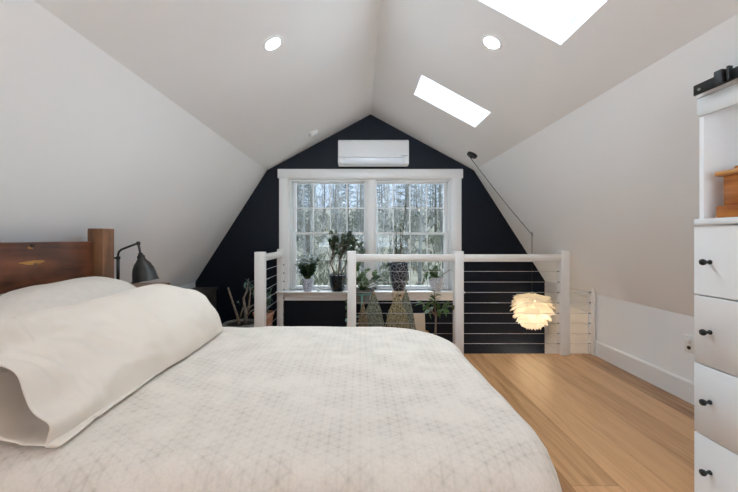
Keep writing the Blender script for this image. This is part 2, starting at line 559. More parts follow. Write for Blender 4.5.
# upper ceilings (right one has the skylight wells)
SL = math.hypot(KX, PZ - KZ)
uR = V((KX, 0, -(PZ - KZ))) / SL; nR = V((PZ - KZ, 0, KX)) / SL
uL = V((-KX, 0, -(PZ - KZ))) / SL; nL = V((-(PZ - KZ), 0, KX)) / SL
ORG = V((XC, 0, PZ))
def sl(X): return (X - XC) / uR.x
S0, S1 = sl(0.478), sl(1.018)
SKY = [(S0, S1, 2.725, 3.100), (S0, S1, 1.395, 1.775)]
holes = [[(a, c), (b, c), (b, d), (a, d)] for a, b, c, d in SKY]
m = plate([(0, YB), (SL, YB), (SL, G), (0, G)], holes, ORG, uR, V((0, 1, 0)), nR, 0.12)
struct(m.build('ceiling_right', WHITE))
m = plate([(0, YB), (SL, YB), (SL, G), (0, G)], [], ORG, uL, V((0, 1, 0)), nL, 0.12)
struct(m.build('ceiling_left', WHITE))
def slab(mb, s0, s1, y0, y1, h0, h1):
    vs = [ORG + uR * s + V((0, y, 0)) + nR * h for h in (h0, h1) for s, y in ((s0,y0),(s1,y0),(s1,y1),(s0,y1))]
    mb.add(vs, [(0,3,2,1),(4,5,6,7),(0,1,5,4),(1,2,6,5),(2,3,7,6),(3,0,4,7)])
for i, (a, b, c, d) in enumerate(SKY):
    mb = MB(); e = 0.04
    slab(mb, a - e, a, c - e, d + e, 0.12, 0.17); slab(mb, b, b + e, c - e, d + e, 0.12, 0.17)
    slab(mb, a, b, c - e, c, 0.12, 0.17); slab(mb, a, b, d, d + e, 0.12, 0.17)
    fr = struct(mb.build('window_%d' % (3 + i), VINYL))
    mb = MB(); slab(mb, a, b, c, d, 0.15, 0.156)
    mb.build('pane', SKYGLASS, fr)

# window wall, with hole
WX0, WX1, WZ0, WZ1 = px(287.5, 0, G).x, px(453, 0, G).x, px(0, 290.5, G).z, px(0, 178, G).z
outl = [(XL, -2.7), (XR, -2.7), (XR, NZ), (XC + KX, KZ), (XC, PZ), (XC - KX, KZ), (XL, NZ)]
m = plate(outl, [[(WX0, WZ0), (WX1, WZ0), (WX1, WZ1), (WX0, WZ1)]], (0, G, 0), (1, 0, 0), (0, 0, 1), (0, 1, 0), 0.16)
struct(m.build('wall_back', NAVY))
# wall behind the camera; its broad opening is added to let light in
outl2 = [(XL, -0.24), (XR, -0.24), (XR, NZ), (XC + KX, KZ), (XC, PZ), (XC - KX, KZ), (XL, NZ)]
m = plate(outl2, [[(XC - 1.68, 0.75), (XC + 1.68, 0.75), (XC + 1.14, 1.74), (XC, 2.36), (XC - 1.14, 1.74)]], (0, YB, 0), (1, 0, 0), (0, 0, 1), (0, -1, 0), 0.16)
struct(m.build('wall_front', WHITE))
# baseboards
mb = MB().prism([(XR, 0), (XR - 0.016, 0), (XR - 0.016, 0.128), (XR - 0.008, 0.14), (XR, 0.14)], 'Y', 0.0, FE)
struct(mb.build('baseboard_right', TRIMW))
mb = MB().prism([(XL, 0), (XL + 0.016, 0), (XL + 0.016, 0.128), (XL + 0.008, 0.14), (XL, 0.14)], 'Y', 2.0, G)
struct(mb.build('baseboard_left', TRIMW))

# window casing and sill
cx0, cx1 = px(279.5, 0, G).x, px(461, 0, G).x
ztop = px(0, 169.5, G).z; zh = px(0, 178.5, G).z; zs = WZ0
mb = MB()
mb.box((cx0 - 0.015, G - 0.034, zh), (cx1 + 0.015, G, ztop))                     # head
mb.box((cx0, G - 0.022, zs), (WX0 + 0.012, G, zh)); mb.box((WX1 - 0.012, G - 0.022, zs), (cx1, G, zh))
struct(mb.build('trim_1', TRIMW, bevel=0.002, seg=1))
mb = MB()
mb.box((cx0 - 0.01, G - 0.022, px(0, 300.2, G).z), (cx1 + 0.01, G, zs - 0.012))       # apron
mb.box((cx0 - 0.02, G - 0.115, zs - 0.014), (cx1 + 0.02, G, zs))      # stool
mb.box((WX0, G, zs - 0.014), (WX1, G + 0.16, zs + 0.0))
mb.box((WX0 - 0.001, G, zs), (WX0 + 0.014, G + 0.16, WZ1)); mb.box((WX1 - 0.014, G, zs), (WX1 + 0.001, G + 0.16, WZ1))
mb.box((WX0, G, WZ1 - 0.012), (WX1, G + 0.16, WZ1))
struct(mb.build('trim_2', TRIMW, bevel=0.002, seg=1))
# two double-hung windows
YW = G + 0.085
mull = (px(366.3, 0, YW).x, px(374.5, 0, YW).x)
def dh_window(idx, x0, x1, gx0, gx1):
    z0, z1 = zs, WZ1 - 0.012
    gz0, gz1 = px(0, 285.8, YW).z, px(0, 183.3, YW).z
    zm = px(0, 233.7, YW).z
    mb = MB(); f = 0.022
    mb.box((x0, YW - 0.03, z0), (x0 + f, YW + 0.07, z1)); mb.box((x1 - f, YW - 0.03, z0), (x1, YW + 0.07, z1))
    mb.box((x0 + f, YW - 0.03, z1 - f), (x1 - f, YW + 0.07, z1)); mb.box((x0 + f, YW - 0.03, z0), (x1 - f, YW + 0.07, z0 + 0.012))
    w = struct(mb.build('window_%d' % idx, VINYL, bevel=0.002, seg=1))
    for up in (1, 0):
        y0 = YW + (0.035 if up else 0.0); y1 = y0 + 0.03
        a0, a1 = (zm - 0.012, z1 - f) if up else (z0 + 0.012, zm + 0.016)
        b0, b1 = (zm + 0.016, gz1) if up else (gz0, zm - 0.012)
        mb = MB()
        mb.box((x0 + f, y0, a0), (gx0, y1, a1)); mb.box((gx1, y0, a0), (x1 - f, y1, a1))
        mb.box((gx0, y0, a0), (gx1, y1, b0)); mb.box((gx0, y0, b1), (gx1, y1, a1))
        s = mb.build('sash', VINYL, w, bevel=0.002, seg=1)
        mb = MB(); t = 0.0065
        for k in (1, 2, 3):
            xx = gx0 + (gx1 - gx0) * k / 4
            mb.box((xx - t, y0 + 0.008, b0), (xx + t, y0 + 0.02, b1))
        zz = (b0 + b1) / 2
        mb.box((gx0, y0 + 0.007, zz - t), (gx1, y0 + 0.021, zz + t))
        mb.build('muntin_grid', VINYL, s)
        mb = MB().box((gx0, y0 + 0.012, b0), (gx1, y0 + 0.016, b1)); mb.build('pane', GLASS, s)
        if not up:
            for k in (0.27, 0.73):
                xx = gx0 + (gx1 - gx0) * k
                mb = MB().box((xx - 0.025, y0 + 0.0, a1), (xx + 0.025, y0 + 0.026, a1 + 0.012))
                mb.build('sash_lock', GREY, s, bevel=0.003)
    return w
dh_window(1, WX0 + 0.014, mull[0], px(296, 0, YW).x, px(365 - 1.2, 0, YW).x)
dh_window(2, mull[1], WX1 - 0.014, px(376.8, 0, YW).x, px(444.2, 0, YW).x)
mb = MB().box((mull[0], G + 0.03, zs), (mull[1], G + 0.16, WZ1 - 0.012))
struct(mb.build('trim_4', TRIMW, bevel=0.002, seg=1))

# ------------------------------------------------------------------ ceiling fixtures
def frame_on(p, n):
    n = V(n).normalized(); q = V((0, 0, -1)).rotation_difference(n)
    return Matrix.Translation(p) @ q.to_matrix().to_4x4()
def downlight(X, Y, label):
    s = (abs(X - XC)) * (PZ - KZ) / KX
    p = V((X, Y, PZ - s)); n = -(nR if X > XC else nL)
    t = thing('ceiling_light', p, label, 'ceiling light', 'recessed ceiling lights')
    M = n.to_track_quat('Z', 'Y').to_matrix().to_4x4()
    mb = MB().lathe([(0.040, -0.0), (0.043, 0.004), (0.055, 0.0055), (0.061, 0.003), (0.062, 0.0)], p, 28, M)
    mb.build('trim_ring', VINYL, t, smooth=True)
    mb = MB().lathe([(0.001, 0.002), (0.025, 0.0024), (0.042, 0.0012)], p, 28, M)
    mb.build('diffuser', LED, t, smooth=True)
    return t
downlight(-0.503, 2.02, 'lit round recessed ceiling light on the left pitch, opposite the skylights')
downlight(0.755, 2.005, 'lit round recessed ceiling light on the right pitch, between the two skylights')
for X, Y in ((-0.5, -2.3), (0.755, -2.3)):  # unseen pair added behind the camera to brighten the room
    downlight(X, Y, 'unseen recessed ceiling light added behind the viewpoint')

# smoke detector
p = V((-0.50, 3.74, PZ - (0.50 + XC) * (PZ - KZ) / KX))
t = thing('smoke_detector', p, 'small round white detector on the left ceiling pitch above the air conditioner', 'detector')
M = (-nL).to_track_quat('Z', 'Y').to_matrix().to_4x4()
MB().lathe([(0.056, 0), (0.056, 0.008), (0.052, 0.012)], p, 24, M, capt=True).build('base_plate', VINYL, t, smooth=40)
MB().lathe([(0.046, 0.012), (0.044, 0.03), (0.03, 0.036), (0.001, 0.037)], p, 24, M).build('cap', VINYL, t, smooth=40)

# air conditioner
ax0, ax1 = px(338, 0, 3.94).x, px(409, 0, 3.94).x
az0, az1 = px(0, 164.6, 3.94).z, px(0, 139.2, 3.94).z
t = thing('air_conditioner', ((ax0 + ax1) / 2, G, az0), 'white wall-mounted split air conditioner above the window', 'air conditioner')
prof = [(G, az0 + 0.03), (G, az1), (3.97, az1), (3.945, az1 - 0.012), (3.94, az1 - 0.04), (3.935, az0 + 0.085), (3.955, az0 + 0.075), (4.02, az0 + 0.012), (4.05, az0)]
MB().prism(prof, 'X', ax0, ax1).build('housing', ACW, t, bevel=0.006)
MB().prism([(3.934, az0 + 0.078), (3.952, az0 + 0.012), (4.0, az0 - 0.002), (4.02, az0 + 0.006), (3.962, az0 + 0.02), (3.944, az0 + 0.078)], 'X', ax0 + 0.06, ax1 - 0.06).build('vane', ACF, t, bevel=0.002)
MB().prism([(3.936, az0 + 0.084), (3.9385, az0 + 0.012), (4.0, az0), (4.03, az0 + 0.02), (3.96, az0 + 0.084)], 'X', ax0, ax0 + 0.057).build('end_cap', ACW, t, bevel=0.003)
MB().prism([(3.936, az0 + 0.084), (3.9385, az0 + 0.012), (4.0, az0), (4.03, az0 + 0.02), (3.96, az0 + 0.084)], 'X', ax1 - 0.057, ax1).build('end_cap', ACW, t, bevel=0.003)
mb = MB()
for k in range(5):
    mb.box((ax1 - 0.085 + k * 0.014, 3.931, az0 + 0.097), (ax1 - 0.075 + k * 0.014, 3.937, az0 + 0.104))
mb.build('badge', GREY, t)

# ------------------------------------------------------------------ cable railings
PY0, PY1 = 3.238, 3.324
def postbox(mb, x0, x1, y0, y1, z0, z1):
    return mb.box((x0, y0, z0), (x1, y1, z1))
CABZ = []
for y in (271.4, 282.0, 292.4, 302.8, 313.3, 323.2, 333.6, 343.6):
    CABZ.append(px(0, y, 3.28).z)
t = thing('cable_railing', (0.9, 3.25, 0), 'long white cable railing in front of the stairwell and window plants', 'railing')
posts = [(px(347.3, 0, PY0).x, px(356, 0, PY0).x), (px(455.2, 0, PY0).x, px(463.9, 0, PY0).x), (px(561.8, 0, PY0).x, px(570.5, 0, PY0).x)]
ztp = px(0, 251.2, PY0).z
for a, b in posts:
    MB().box((a, PY0, 0), (b, PY1, ztp)).build('post', RAILW, t, bevel=0.004)
hp0, hp1 = px(590.5, 0, 3.28).x, XR - 0.017
MB().prism([(hp0, 0.0), (hp1, 0.0), (hp1, 0.585), (hp0, 0.645)], 'Y', 3.235, 3.295).build('wall_post', RAILW, t, bevel=0.003)
zr1, zr0 = px(0, 254.6, 3.245).z, px(0, 261.8, 3.245).z
for i in (0, 1):
    a, b = posts[i][1], posts[i + 1][0]
    mb = MB().box((a, 3.243, zr0 + 0.018), (b, 3.319, zr1)); mb.box((a, 3.256, zr0), (b, 3.306, zr0 + 0.018))
    mb.build('top_rail', RAILW, t, bevel=0.003)
for i in range(3):
    a = posts[i][1]; b = posts[i + 1][0] if i < 2 else hp0
    for k, z in enumerate(CABZ):
        if i == 2 and k < 2: continue
        c = MB().tube([(a - 0.004, 3.28, z), (b + 0.004, 3.28, z)], 0.0021, 6).build('cable', STEEL, t, smooth=True)
        if i >= 1:
            MB().tube([(b - 0.02, 3.28, z), (b + 0.003, 3.28, z)], [0.0045, 0.006], 8).build('cable_fitting', GREY, c, smooth=True)
# return rail at the head of the stair
t = thing('cable_railing', (-0.93, 3.7, 0), 'short white cable railing running back to the dark wall beside the window', 'railing')
a, b = px(254.2, 0, PY0).x, px(263.9, 0, PY0).x
MB().box((a, PY0, 0), (b, PY1, ztp - 0.008)).build('post', RAILW, t, bevel=0.004)
xm = (a + b) / 2
MB().box((xm - 0.035, G - 0.056, 0), (xm + 0.035, G - 0.003, 0.96)).build('wall_post', RAILW, t, bevel=0.003)
mb = MB().box((xm - 0.038, PY1, zr0 + 0.018), (xm + 0.038, G - 0.056, zr1 - 0.005)); mb.box((xm - 0.025, PY1, zr0), (xm + 0.025, G - 0.056, zr0 + 0.018))
mb.build('top_rail', RAILW, t, bevel=0.003)
for z in CABZ:
    c = MB().tube([(xm, PY1 - 0.004, z), (xm, G - 0.05, z)], 0.0021, 6).build('cable', STEEL, t, smooth=True)
    MB().tube([(xm, PY1 - 0.002, z), (xm, PY1 + 0.03, z)], [0.007, 0.005], 8).build('cable_fitting', GREY, c, smooth=True)
    MB().tube([(xm + 0.033, G - 0.03, z), (xm + 0.046, G - 0.03, z)], [0.008, 0.007], 8).build('cable_fitting', BLACK, c, smooth=True)

# ------------------------------------------------------------------ pendant lamp
LY = 3.70
lc = px(532, 313, LY)
canz = PZ - (1.19 - XC) * (PZ - KZ) / KX
cp = V((1.19, LY, canz))
t = thing('pendant_lamp', (lc.x, LY, lc.z), 'glowing white pine-cone pendant lamp swagged over the stairwell', 'lamp')
M = (-nR).to_track_quat('Z', 'Y').to_matrix().to_4x4()
MB().lathe([(0.055, 0), (0.055, 0.018), (0.048, 0.026), (0.012, 0.028), (0.009, 0.045), (0.001, 0.046)], cp, 24, M).build('canopy', BLACK, t, smooth=40)
def slz(X): return KZ - (X - XC - KX) * (KZ - NZ) / (HALF - KX)
hook = V((lc.x, LY, slz(lc.x) - 0.03))
q0 = cp - nR * 0.045
pts = [q0 + (hook - q0) * (i / 10) - V((0, 0, 0.015 * math.sin(PI * i / 10))) for i in range(11)]
pts += [V((lc.x, LY, hook.z - 0.03)), V((lc.x, LY, lc.z + 0.14))]
MB().tube(pts, 0.003, 6).build('cord', BLACK, t, smooth=True)
MB().tube([V((lc.x, LY, slz(lc.x) - 0.001)), V((lc.x, LY, hook.z - 0.006)), V((lc.x + 0.012, LY, hook.z - 0.012))], 0.004, 6).build('hook', BLACK, t, smooth=True)
MB().lathe([(0.001, 0.225), (0.014, 0.222), (0.018, 0.20), (0.018, 0.13), (0.012, 0.12), (0.001, 0.119)], lc, 16).build('socket', GREY, t, smooth=40)
# ring frame that carries the petals
mb = MB()
for k in range(6):
    w = 2 * PI * k / 6
    pr = [V((math.cos(w) * r, math.sin(w) * r, z)) + lc for r, z in ((0.018, 0.15), (0.10, 0.13), (0.14, 0.06), (0.14, -0.04), (0.09, -0.12))]
    mb.tube(pr, 0.002, 5)
mb.build('frame', VINYL, t, smooth=True)
layers = [(0.035, 0.182, 72, 0.155), (0.075, 0.168, 64, 0.140), (0.110, 0.140, 55, 0.130), (0.135, 0.108, 46, 0.120), (0.145, 0.072, 40, 0.12),
          (0.142, 0.022, 28, 0.115), (0.125, -0.022, 17, 0.11), (0.092, -0.058, 8, 0.105), (0.05, -0.08, 3, 0.095)]
for li, (r, z, tilt, L) in enumerate(layers):
    mb = MB(); n = max(7, int(2 * PI * r / 0.080)) if li else 9
    for k in range(n):
        w = 2 * PI * (k + 0.5 * (li % 2)) / n + rnd.uniform(-.05, .05)
        rad = V((math.cos(w), math.sin(w), 0))
        tl = R(tilt + rnd.uniform(-4, 4))
        d = (rad * math.sin(tl) - V((0, 0, 1)) * math.cos(tl)).normalized()
        upv = (rad * math.cos(tl) + V((0, 0, 1)) * math.sin(tl))
        base = lc + rad * (r * 0.82) + V((0, 0, z + 0.015))
        o = len(mb.v); side = d.cross(upv).normalized()
        rows, W = 7, 0.125
        for i in range(rows + 1):
            q = i / rows
            wd = W * 0.5 * (0.55 + 0.45 * q ** 0.7) * (1 if q < 0.8 else 1 - 0.45 * ((q - 0.8) / 0.2) ** 2)
            for j in range(5):
                e = (j - 2) / 2
                zig = (0.012 * math.sin(5.5 * e + 2.1 * k) - 0.012 * e * e) * max(0, q - 0.6) / 0.4
                mb.v.append(base + d * (L * q + zig) + side * (wd * e) + upv * (0.02 * (1 - e * e) * 0.6 + 0.014 * q * q + 0.006 * math.sin(4 * e + k) * q))
        for i in range(rows):
            for j in range(4):
                a_ = o + i * 5 + j
                mb.f.append((a_, a_ + 1, a_ + 6, a_ + 5))
    mb.build('petal_layer', PETAL, t, smooth=True)
MB().lathe([(0.001, 0.05), (0.02, 0.046), (0.034, 0.025), (0.036, 0.0), (0.03, -0.022), (0.015, -0.036), (0.001, -0.04)], lc + V((0, 0, 0.03)), 16).build('bulb', BULBG, t, smooth=True)
ld = bpy.data.lights.new('pendant_bulb_light', 'POINT'); ld.energy = 3.4; ld.color = (1.0, 0.80, 0.56); ld.shadow_soft_size = 0.05
lo = bpy.data.objects.new('pendant_bulb_light', ld); COL.objects.link(lo); lo.parent = t; lo.location = (0, 0, 0.02)

# wall light downstairs that glows up the stairwell
sp_ = V((XR - 0.012, 3.72, -0.72))
t = thing('wall_lamp', sp_, 'wall lamp low in the stairwell below the pendant', 'lamp')
MB().lathe([(0.05, 0), (0.05, 0.012), (0.01, 0.016), (0.01, 0.07)], sp_, 20, Matrix.Rotation(R(-90), 4, 'Y'), True).build('wall_plate', BLACK, t, smooth=40)
MB().lathe([(0.035, -0.02), (0.06, 0.09), (0.056, 0.09), (0.03, -0.014)], sp_ + V((-0.09, 0, 0)), 24).build('lamp_shade', VINYL, t, smooth=40)
ld = bpy.data.lights.new('stair_lamp_light', 'POINT'); ld.energy = 6; ld.color = (1.0, 0.92, 0.80); ld.shadow_soft_size = 0.05
lo = bpy.data.objects.new('stair_lamp_light', ld); COL.objects.link(lo); lo.parent = t; lo.location = (-0.09, 0, 0.11)

# ------------------------------------------------------------------ bed
t = thing('bed', (-0.5, 1.37, 0), 'reclaimed timber bed with red-brown plank headboard by the left slope', 'bed')
HX = -1.426
for nm, y0 in (('post', 1.945), ('post', 0.68)):
    MB().box((HX - 0.09, y0, 0), (HX, y0 + 0.088, 1.143)).build(nm, POSTW, t, bevel=0.004)
HB = -1.485
MB().box((HB - 0.04, 0.768, 0.857), (HB, 1.945, 1.071)).build('headboard_plank', BEDW, t, bevel=0.006)
MB().box((HB - 0.04, 0.768, 0.46), (HB, 1.945, 0.849)).build('headboard_plank', BEDW, t, bevel=0.006)
hp = t.children[2]
# gouges in the upper plank (real hollows' pale edges, a few mm proud)
def blob(y, z, ly, lz, name, mat):
    mb = MB(); n = 14
    pts = []
    for k in range(n):
        w = 2 * PI * k / n
        pts.append((y + ly * math.cos(w) * (1 + 0.25 * math.sin(3 * w)), z + lz * math.sin(w) * (0.8 + 0.3 * math.cos(w))))
    mb.prism(pts, 'X', HB - 0.002, HB + 0.002)
    return mb.build(name, mat, hp)
blob(1.585, 0.978, 0.058, 0.012, 'gouge', GOUGE)
blob(1.60, 0.971, 0.015, 0.005, 'gouge', DARKGAP)
MB().box((HB - 0.001, 1.564, 1.04), (HB + 0.0015, 1.588, 1.051)).build('mortise', GOUGE, hp)
MB().box((HB - 0.001, 1.576, 1.047), (HB + 0.0022, 1.593, 1.062)).build('mortise', BLACK, hp)
for sy in (0.83, 1.91):
    MB().box((HB + 0.001, sy - 0.02, 0.20), (0.30, sy + 0.02, 0.30)).build('side_rail', POSTW, t, bevel=0.003)
    MB().box((0.23, sy - 0.035, 0), (0.30, sy + 0.035, 0.20)).build('leg', POSTW, t, bevel=0.003)
MB().box((0.26, 0.85, 0.20), (0.30, 1.89, 0.30)).build('foot_rail', POSTW, t, bevel=0.003)
MB().box((HB + 0.001, 0.85, 0.275), (0.26, 1.89, 0.30)).build('slat_base', POSTW, t)
# duvet
TOPZ = 0.588
def contour(x0, x1, y0, y1, rr, step=0.022):
    """rounded rectangle, rr = radii at (x0,y0),(x1,y0),(x1,y1),(x0,y1); returns (point, normal)"""
    out = []
    cs = [((x0, y0), rr[0], 180), ((x1, y0), rr[1], 270), ((x1, y1), rr[2], 0), ((x0, y1), rr[3], 90)]
    sg = [(1, 1), (-1, 1), (-1, -1), (1, -1)]
    arcs = []
    for (c, r, a0), (sx, sy) in zip(cs, sg):
        cc = V((c[0] + sx * r, c[1] + sy * r, 0)); n = max(4, int(r * PI / 2 / step))
        arcs.append([(cc + V((math.cos(R(a0 + 90 * k / n)), math.sin(R(a0 + 90 * k / n)), 0)) * r, V((math.cos(R(a0 + 90 * k / n)), math.sin(R(a0 + 90 * k / n)), 0))) for k in range(n + 1)])
    for i in range(4):
        out += arcs[i]
        p, q = arcs[i][-1][0], arcs[(i + 1) % 4][0][0]
        m = max(1, int((q - p).length / step))
        for k in range(1, m):
            out.append((p.lerp(q, k / m), arcs[i][-1][1]))
    return out
ct = contour(-1.39, 0.405, 0.835, 1.99, (0.06, 0.12, 0.34, 0.06))
cen = V((-0.5, 1.40, 0))
def wr(p, a=1.0):
    return a * (0.010 * noise.noise(V((p.x * 2.2, p.y * 2.6, 1.3))) + 0.004 * noise.noise(V((p.x * 7, p.y * 8, 4.2))) + 0.0016 * noise.noise(V((p.x * 22, p.y * 20, 9))))
mb = MB(); n = len(ct); rings = []
for k in range(1, 27):
    w = (k / 26) ** 0.9
    rings.append([(lambda q: V((q.x, q.y, TOPZ + wr(q))))(cen + (p - cen) * w) for p, nn in ct])
prof = [(0.02, -0.002), (0.045, -0.010), (0.066, -0.026), (0.082, -0.05), (0.093, -0.08), (0.100, -0.12), (0.106, -0.165), (0.113, -0.21), (0.12, -0.26), (0.127, -0.31), (0.134, -0.36), (0.138, -0.40), (0.132, -0.408), (0.122, -0.40), (0.115, -0.36)]
peri = 0.0; prev = None; arc = []
for p, nn in ct:
    if prev is not None: peri += (p - prev).length
    arc.append(peri); prev = p
for o, dz in prof:
    ring = []
    for (p, nn), s in zip(ct, arc):
        f = min(1, max(0, -dz / 0.35))
        o2 = o
        wav = f * (0.022 * math.sin(s * 9.5 + 0.6) + 0.012 * math.sin(s * 21 + 2)) + 0.01 * noise.noise(V((s * 6, dz * 8, 2)))
        flare = 0.06 * f * max(0, nn.x) * max(0, (1.5 - p.y)) + 0.05 * f * max(0, nn.x) * max(0, -nn.y)
        q = p + nn * (o2 + wav + flare)
        head = max(0, -nn.x)
        q.x = max(q.x, -1.405)
        q.z = TOPZ + dz * (1 - 0.93 * min(1, head * 1.2)) + wr(p, max(0, 1 - f))
        ring.append(q)
    rings.append(ring)
c0 = V((cen.x, cen.y, TOPZ + wr(cen)))
mb.v.append(c0)
for r_ in rings: mb.v += r_
for k in range(n):
    mb.f.append((0, 1 + k, 1 + (k + 1) % n))
for i in range(len(rings) - 1):
    for k in range(n):
        a, b = 1 + i * n + k, 1 + i * n + (k + 1) % n
        mb.f.append((a, a + n, b + n, b))
dv = mb.build('duvet', DUVET, None, smooth=True)
tag(dv, 'off-white duvet with a faint grey triangle lattice spread over the bed', 'duvet')

mc = contour(-1.415, 0.33, 0.86, 1.93, (0.06, 0.10, 0.26, 0.06), 0.05)
m = MB(); rs = [(-0.03, 0.305), (0.0, 0.33), (0.0, 0.49), (-0.012, 0.52), (-0.04, 0.535)]
for o_, z_ in rs: m.v += [V((p.x + nn.x * o_, p.y + nn.y * o_, z_)) for p, nn in mc]
nm_ = len(mc)
for i in range(len(rs) - 1):
    for k in range(nm_): m.f.append((i*nm_ + k, i*nm_ + (k+1) % nm_, (i+1)*nm_ + (k+1) % nm_, (i+1)*nm_ + k))
m.f.append(tuple(range(nm_))[::-1]); m.f.append(tuple((len(rs)-1)*nm_ + k for k in range(nm_)))
tag(m.build('mattress', SHEET, None, smooth=50), 'white mattress on the timber bed under the patterned duvet', 'mattress')

# pillows: lofted cross sections along Y
CREASES = [(0.86, 0.75, 0.98, -0.55, .020, .012), (0.90, 0.85, 1.10, -0.30, .022, .010), (1.00, 0.7, 1.16, -0.65, .024, -.011),
           (0.88, 0.35, 0.93, -0.75, .014, -.008), (1.08, 0.55, 1.22, -0.2, .026, .009), (1.20, 0.3, 1.34, -0.8, .03, .008),
           (0.93, 0.62, 1.20, 0.42, .022, -.007), (0.84, 0.55, 0.90, -0.2, .013, .006), (1.12, -0.45, 1.36, -0.72, .02, .008),
           (1.5, -0.5, 1.62, -0.85, .022, .006), (1.62, 0.1, 1.80, 0.55, .03, .006), (1.66, -0.35, 1.84, 0.1, .03, -.006)]
def pillow(stations, nsec, ex, closed_near, wr_amp, seed, folds=0.0):
    """stations: (Y, cx, cz, half-height, front bulge, back bulge, tilt)"""
    mb = MB(); m = len(stations)
    for (Y, cx, cz, a, bf, bb, tilt) in stations:
        ct_, st_ = math.cos(R(tilt)), math.sin(R(tilt)); pinb = 0.72 - 0.6 * max(0, 1 - (Y - 0.8) / 0.2) * (folds > 0)
        for k in range(nsec):
            w = 2 * PI * k / nsec
            cw, sw = math.cos(w), math.sin(w)
            e = 2 / ex
            u = a * math.copysign(abs(cw) ** e, cw)
            vv = (bf if sw > 0 else bb) * math.copysign(abs(sw) ** e, sw)
            vv *= (1 - (0.72 if sw > 0 or u > 0 else pinb) * (abs(u) / a) ** 3)          # pinched like a sewn edge
            p = V((cx - u * ct_ + vv * st_, Y, cz + u * st_ + vv * ct_))
            q = V((p.x * 5 + seed, Y * 4, p.z * 5))
            h = wr_amp * 2.0 * noise.noise(q) + wr_amp * noise.noise(q * 2.7)
            if folds:
                g = max(0, 1 - (Y - 0.84) / 0.34)
                h += folds * g * math.sin((u / a) * 9.5 + 2.2 * noise.noise(V((Y * 4, u * 6, seed)))) * (0.4 + 0.6 * abs(noise.noise(V((u * 9, Y * 3, 5)))))
                if abs(Y - 0.945) < 0.012 and sw > 0: h -= 0.004
            if folds and sw > 0:
                for (ya, ua, yb, ub, wd, am) in CREASES:
                    dx, dy = yb - ya, (ub - ua) * a
                    px_, py_ = Y - ya, u - ua * a
                    L2 = dx * dx + dy * dy
                    tt = (px_ * dx + py_ * dy) / L2
                    if -0.3 < tt < 1.3:
                        dd = (px_ * dy - py_ * dx) / math.sqrt(L2) + 0.01 * noise.noise(V((Y * 9, u * 9, ya)))
                        fade = max(0, math.sin(PI * (tt + 0.3) / 1.6))
                        h += am * fade * (dd / wd) * math.exp(-(dd / wd) ** 2)
            p += V((st_, 0, ct_)) * h
            p.z = max(p.z, TOPZ + (wr(p) if p.x > -1.39 else 0.012) + 0.011 + 0.02 * max(0, 0.02 - p.z + TOPZ)); p.x = max(p.x, HB + 0.006)
            mb.v.append(p)
    for i in range(m - 1):
        for k in range(nsec):
            k2 = (k + 1) % nsec
            mb.f.append((i*nsec + k, i*nsec + k2, (i+1)*nsec + k2, (i+1)*nsec + k))
    mb.f.append(tuple((m-1)*nsec + k for k in range(nsec)))
    if closed_near: mb.f.append(tuple(range(nsec))[::-1])
    return mb
def lerp(a, b, t): return a + (b - a) * t
def smooth(t): t = min(1, max(0, t)); return t * t * (3 - 2 * t)
NS = 120
st = []
for i in range(NS + 1):
    s = i / NS
    Y = lerp(0.812, 1.90, s)
    body = smooth(s / 0.42)
    cap = max(0.0, 1 - max(0, (s - 0.70) / 0.30) ** 2.4)
    sag = -0.014 * math.sin(PI * min(1, s / 0.8))
    bf = lerp(0.012, 0.105, body) * max(0.03, cap) ** 0.6
    bb = lerp(0.095, 0.09, body) * max(0.03, cap) ** 0.6
    a = lerp(0.188, 0.195, body) * (0.62 + 0.38 * cap ** 0.55)
    tilt = lerp(56, 46, body)
    cx = lerp(-0.805, -0.865, body) + 0.035 * (1 - cap)
    cz = lerp(0.735, 0.730, body) + sag - 0.03 * (1 - cap)
    st.append((Y, cx, cz, a, bf, bb, tilt))
mb = pillow(st, 150, 2.25, False, 0.007, 0.0, 0.020)
o = mb.build('pillow', PILLOW, None, smooth=True, weld=True)
sd = o.modifiers.new('thickness', 'SOLIDIFY'); sd.thickness = 0.003; sd.offset = -1
tag(o, 'large cream pillow with an open pillowcase end, in front of the other pillow', 'pillow')
k = 20                                                   # the pillow inside, seen through the open end
mi = MB(); Y, cx, cz, a, bf, bb, tilt = st[k]
prev = None
for dy, sc2 in ((-0.04, 0.12), (-0.032, 0.4), (-0.018, 0.62), (0.01, 0.72), (0.05, 0.74)):
    ct_, st_ = math.cos(R(tilt)), math.sin(R(tilt))
    for q in range(36):
        w = 2 * PI * q / 36
        u = a * sc2 * math.cos(w); vv = (bf if math.sin(w) > 0 else bb) * 0.8 * sc2 * math.sin(w) * (1 - 0.7 * abs(math.cos(w)) ** 3)
        mi.v.append(V((cx - u * ct_ + vv * st_, Y + dy, max(TOPZ + 0.03, cz + u * st_ + vv * ct_))))
for r_i in range(4):
    for q in range(36):
        mi.f.append((r_i * 36 + q, r_i * 36 + (q + 1) % 36, (r_i + 1) * 36 + (q + 1) % 36, (r_i + 1) * 36 + q))
mi.f.append(tuple(range(36))[::-1])
mi.build('pillow_insert', PILLOW, o, smooth=True)
st = []
for i in range(NS + 1):
    s = i / NS
    Y = lerp(1.15, 2.02, s)
    cap = max(0.0, 1 - abs(2 * s - 1) ** (2.5 if s < 0.5 else 3.2))
    st.append((Y, -1.235 + 0.02 * (1 - cap), 0.762 - 0.07 * (1 - cap) ** 1.5, 0.075 + 0.125 * cap ** 0.5, 0.005 + 0.088 * cap ** 0.6, 0.005 + 0.10 * cap ** 0.6, 40))
mb = pillow(st, 56, 2.3, True, 0.005, 7.0)
o = mb.build('pillow', PILLOW2, None, smooth=True, weld=True)
tag(o, 'greige pillow leaning on the timber headboard behind the cream pillow', 'pillow')

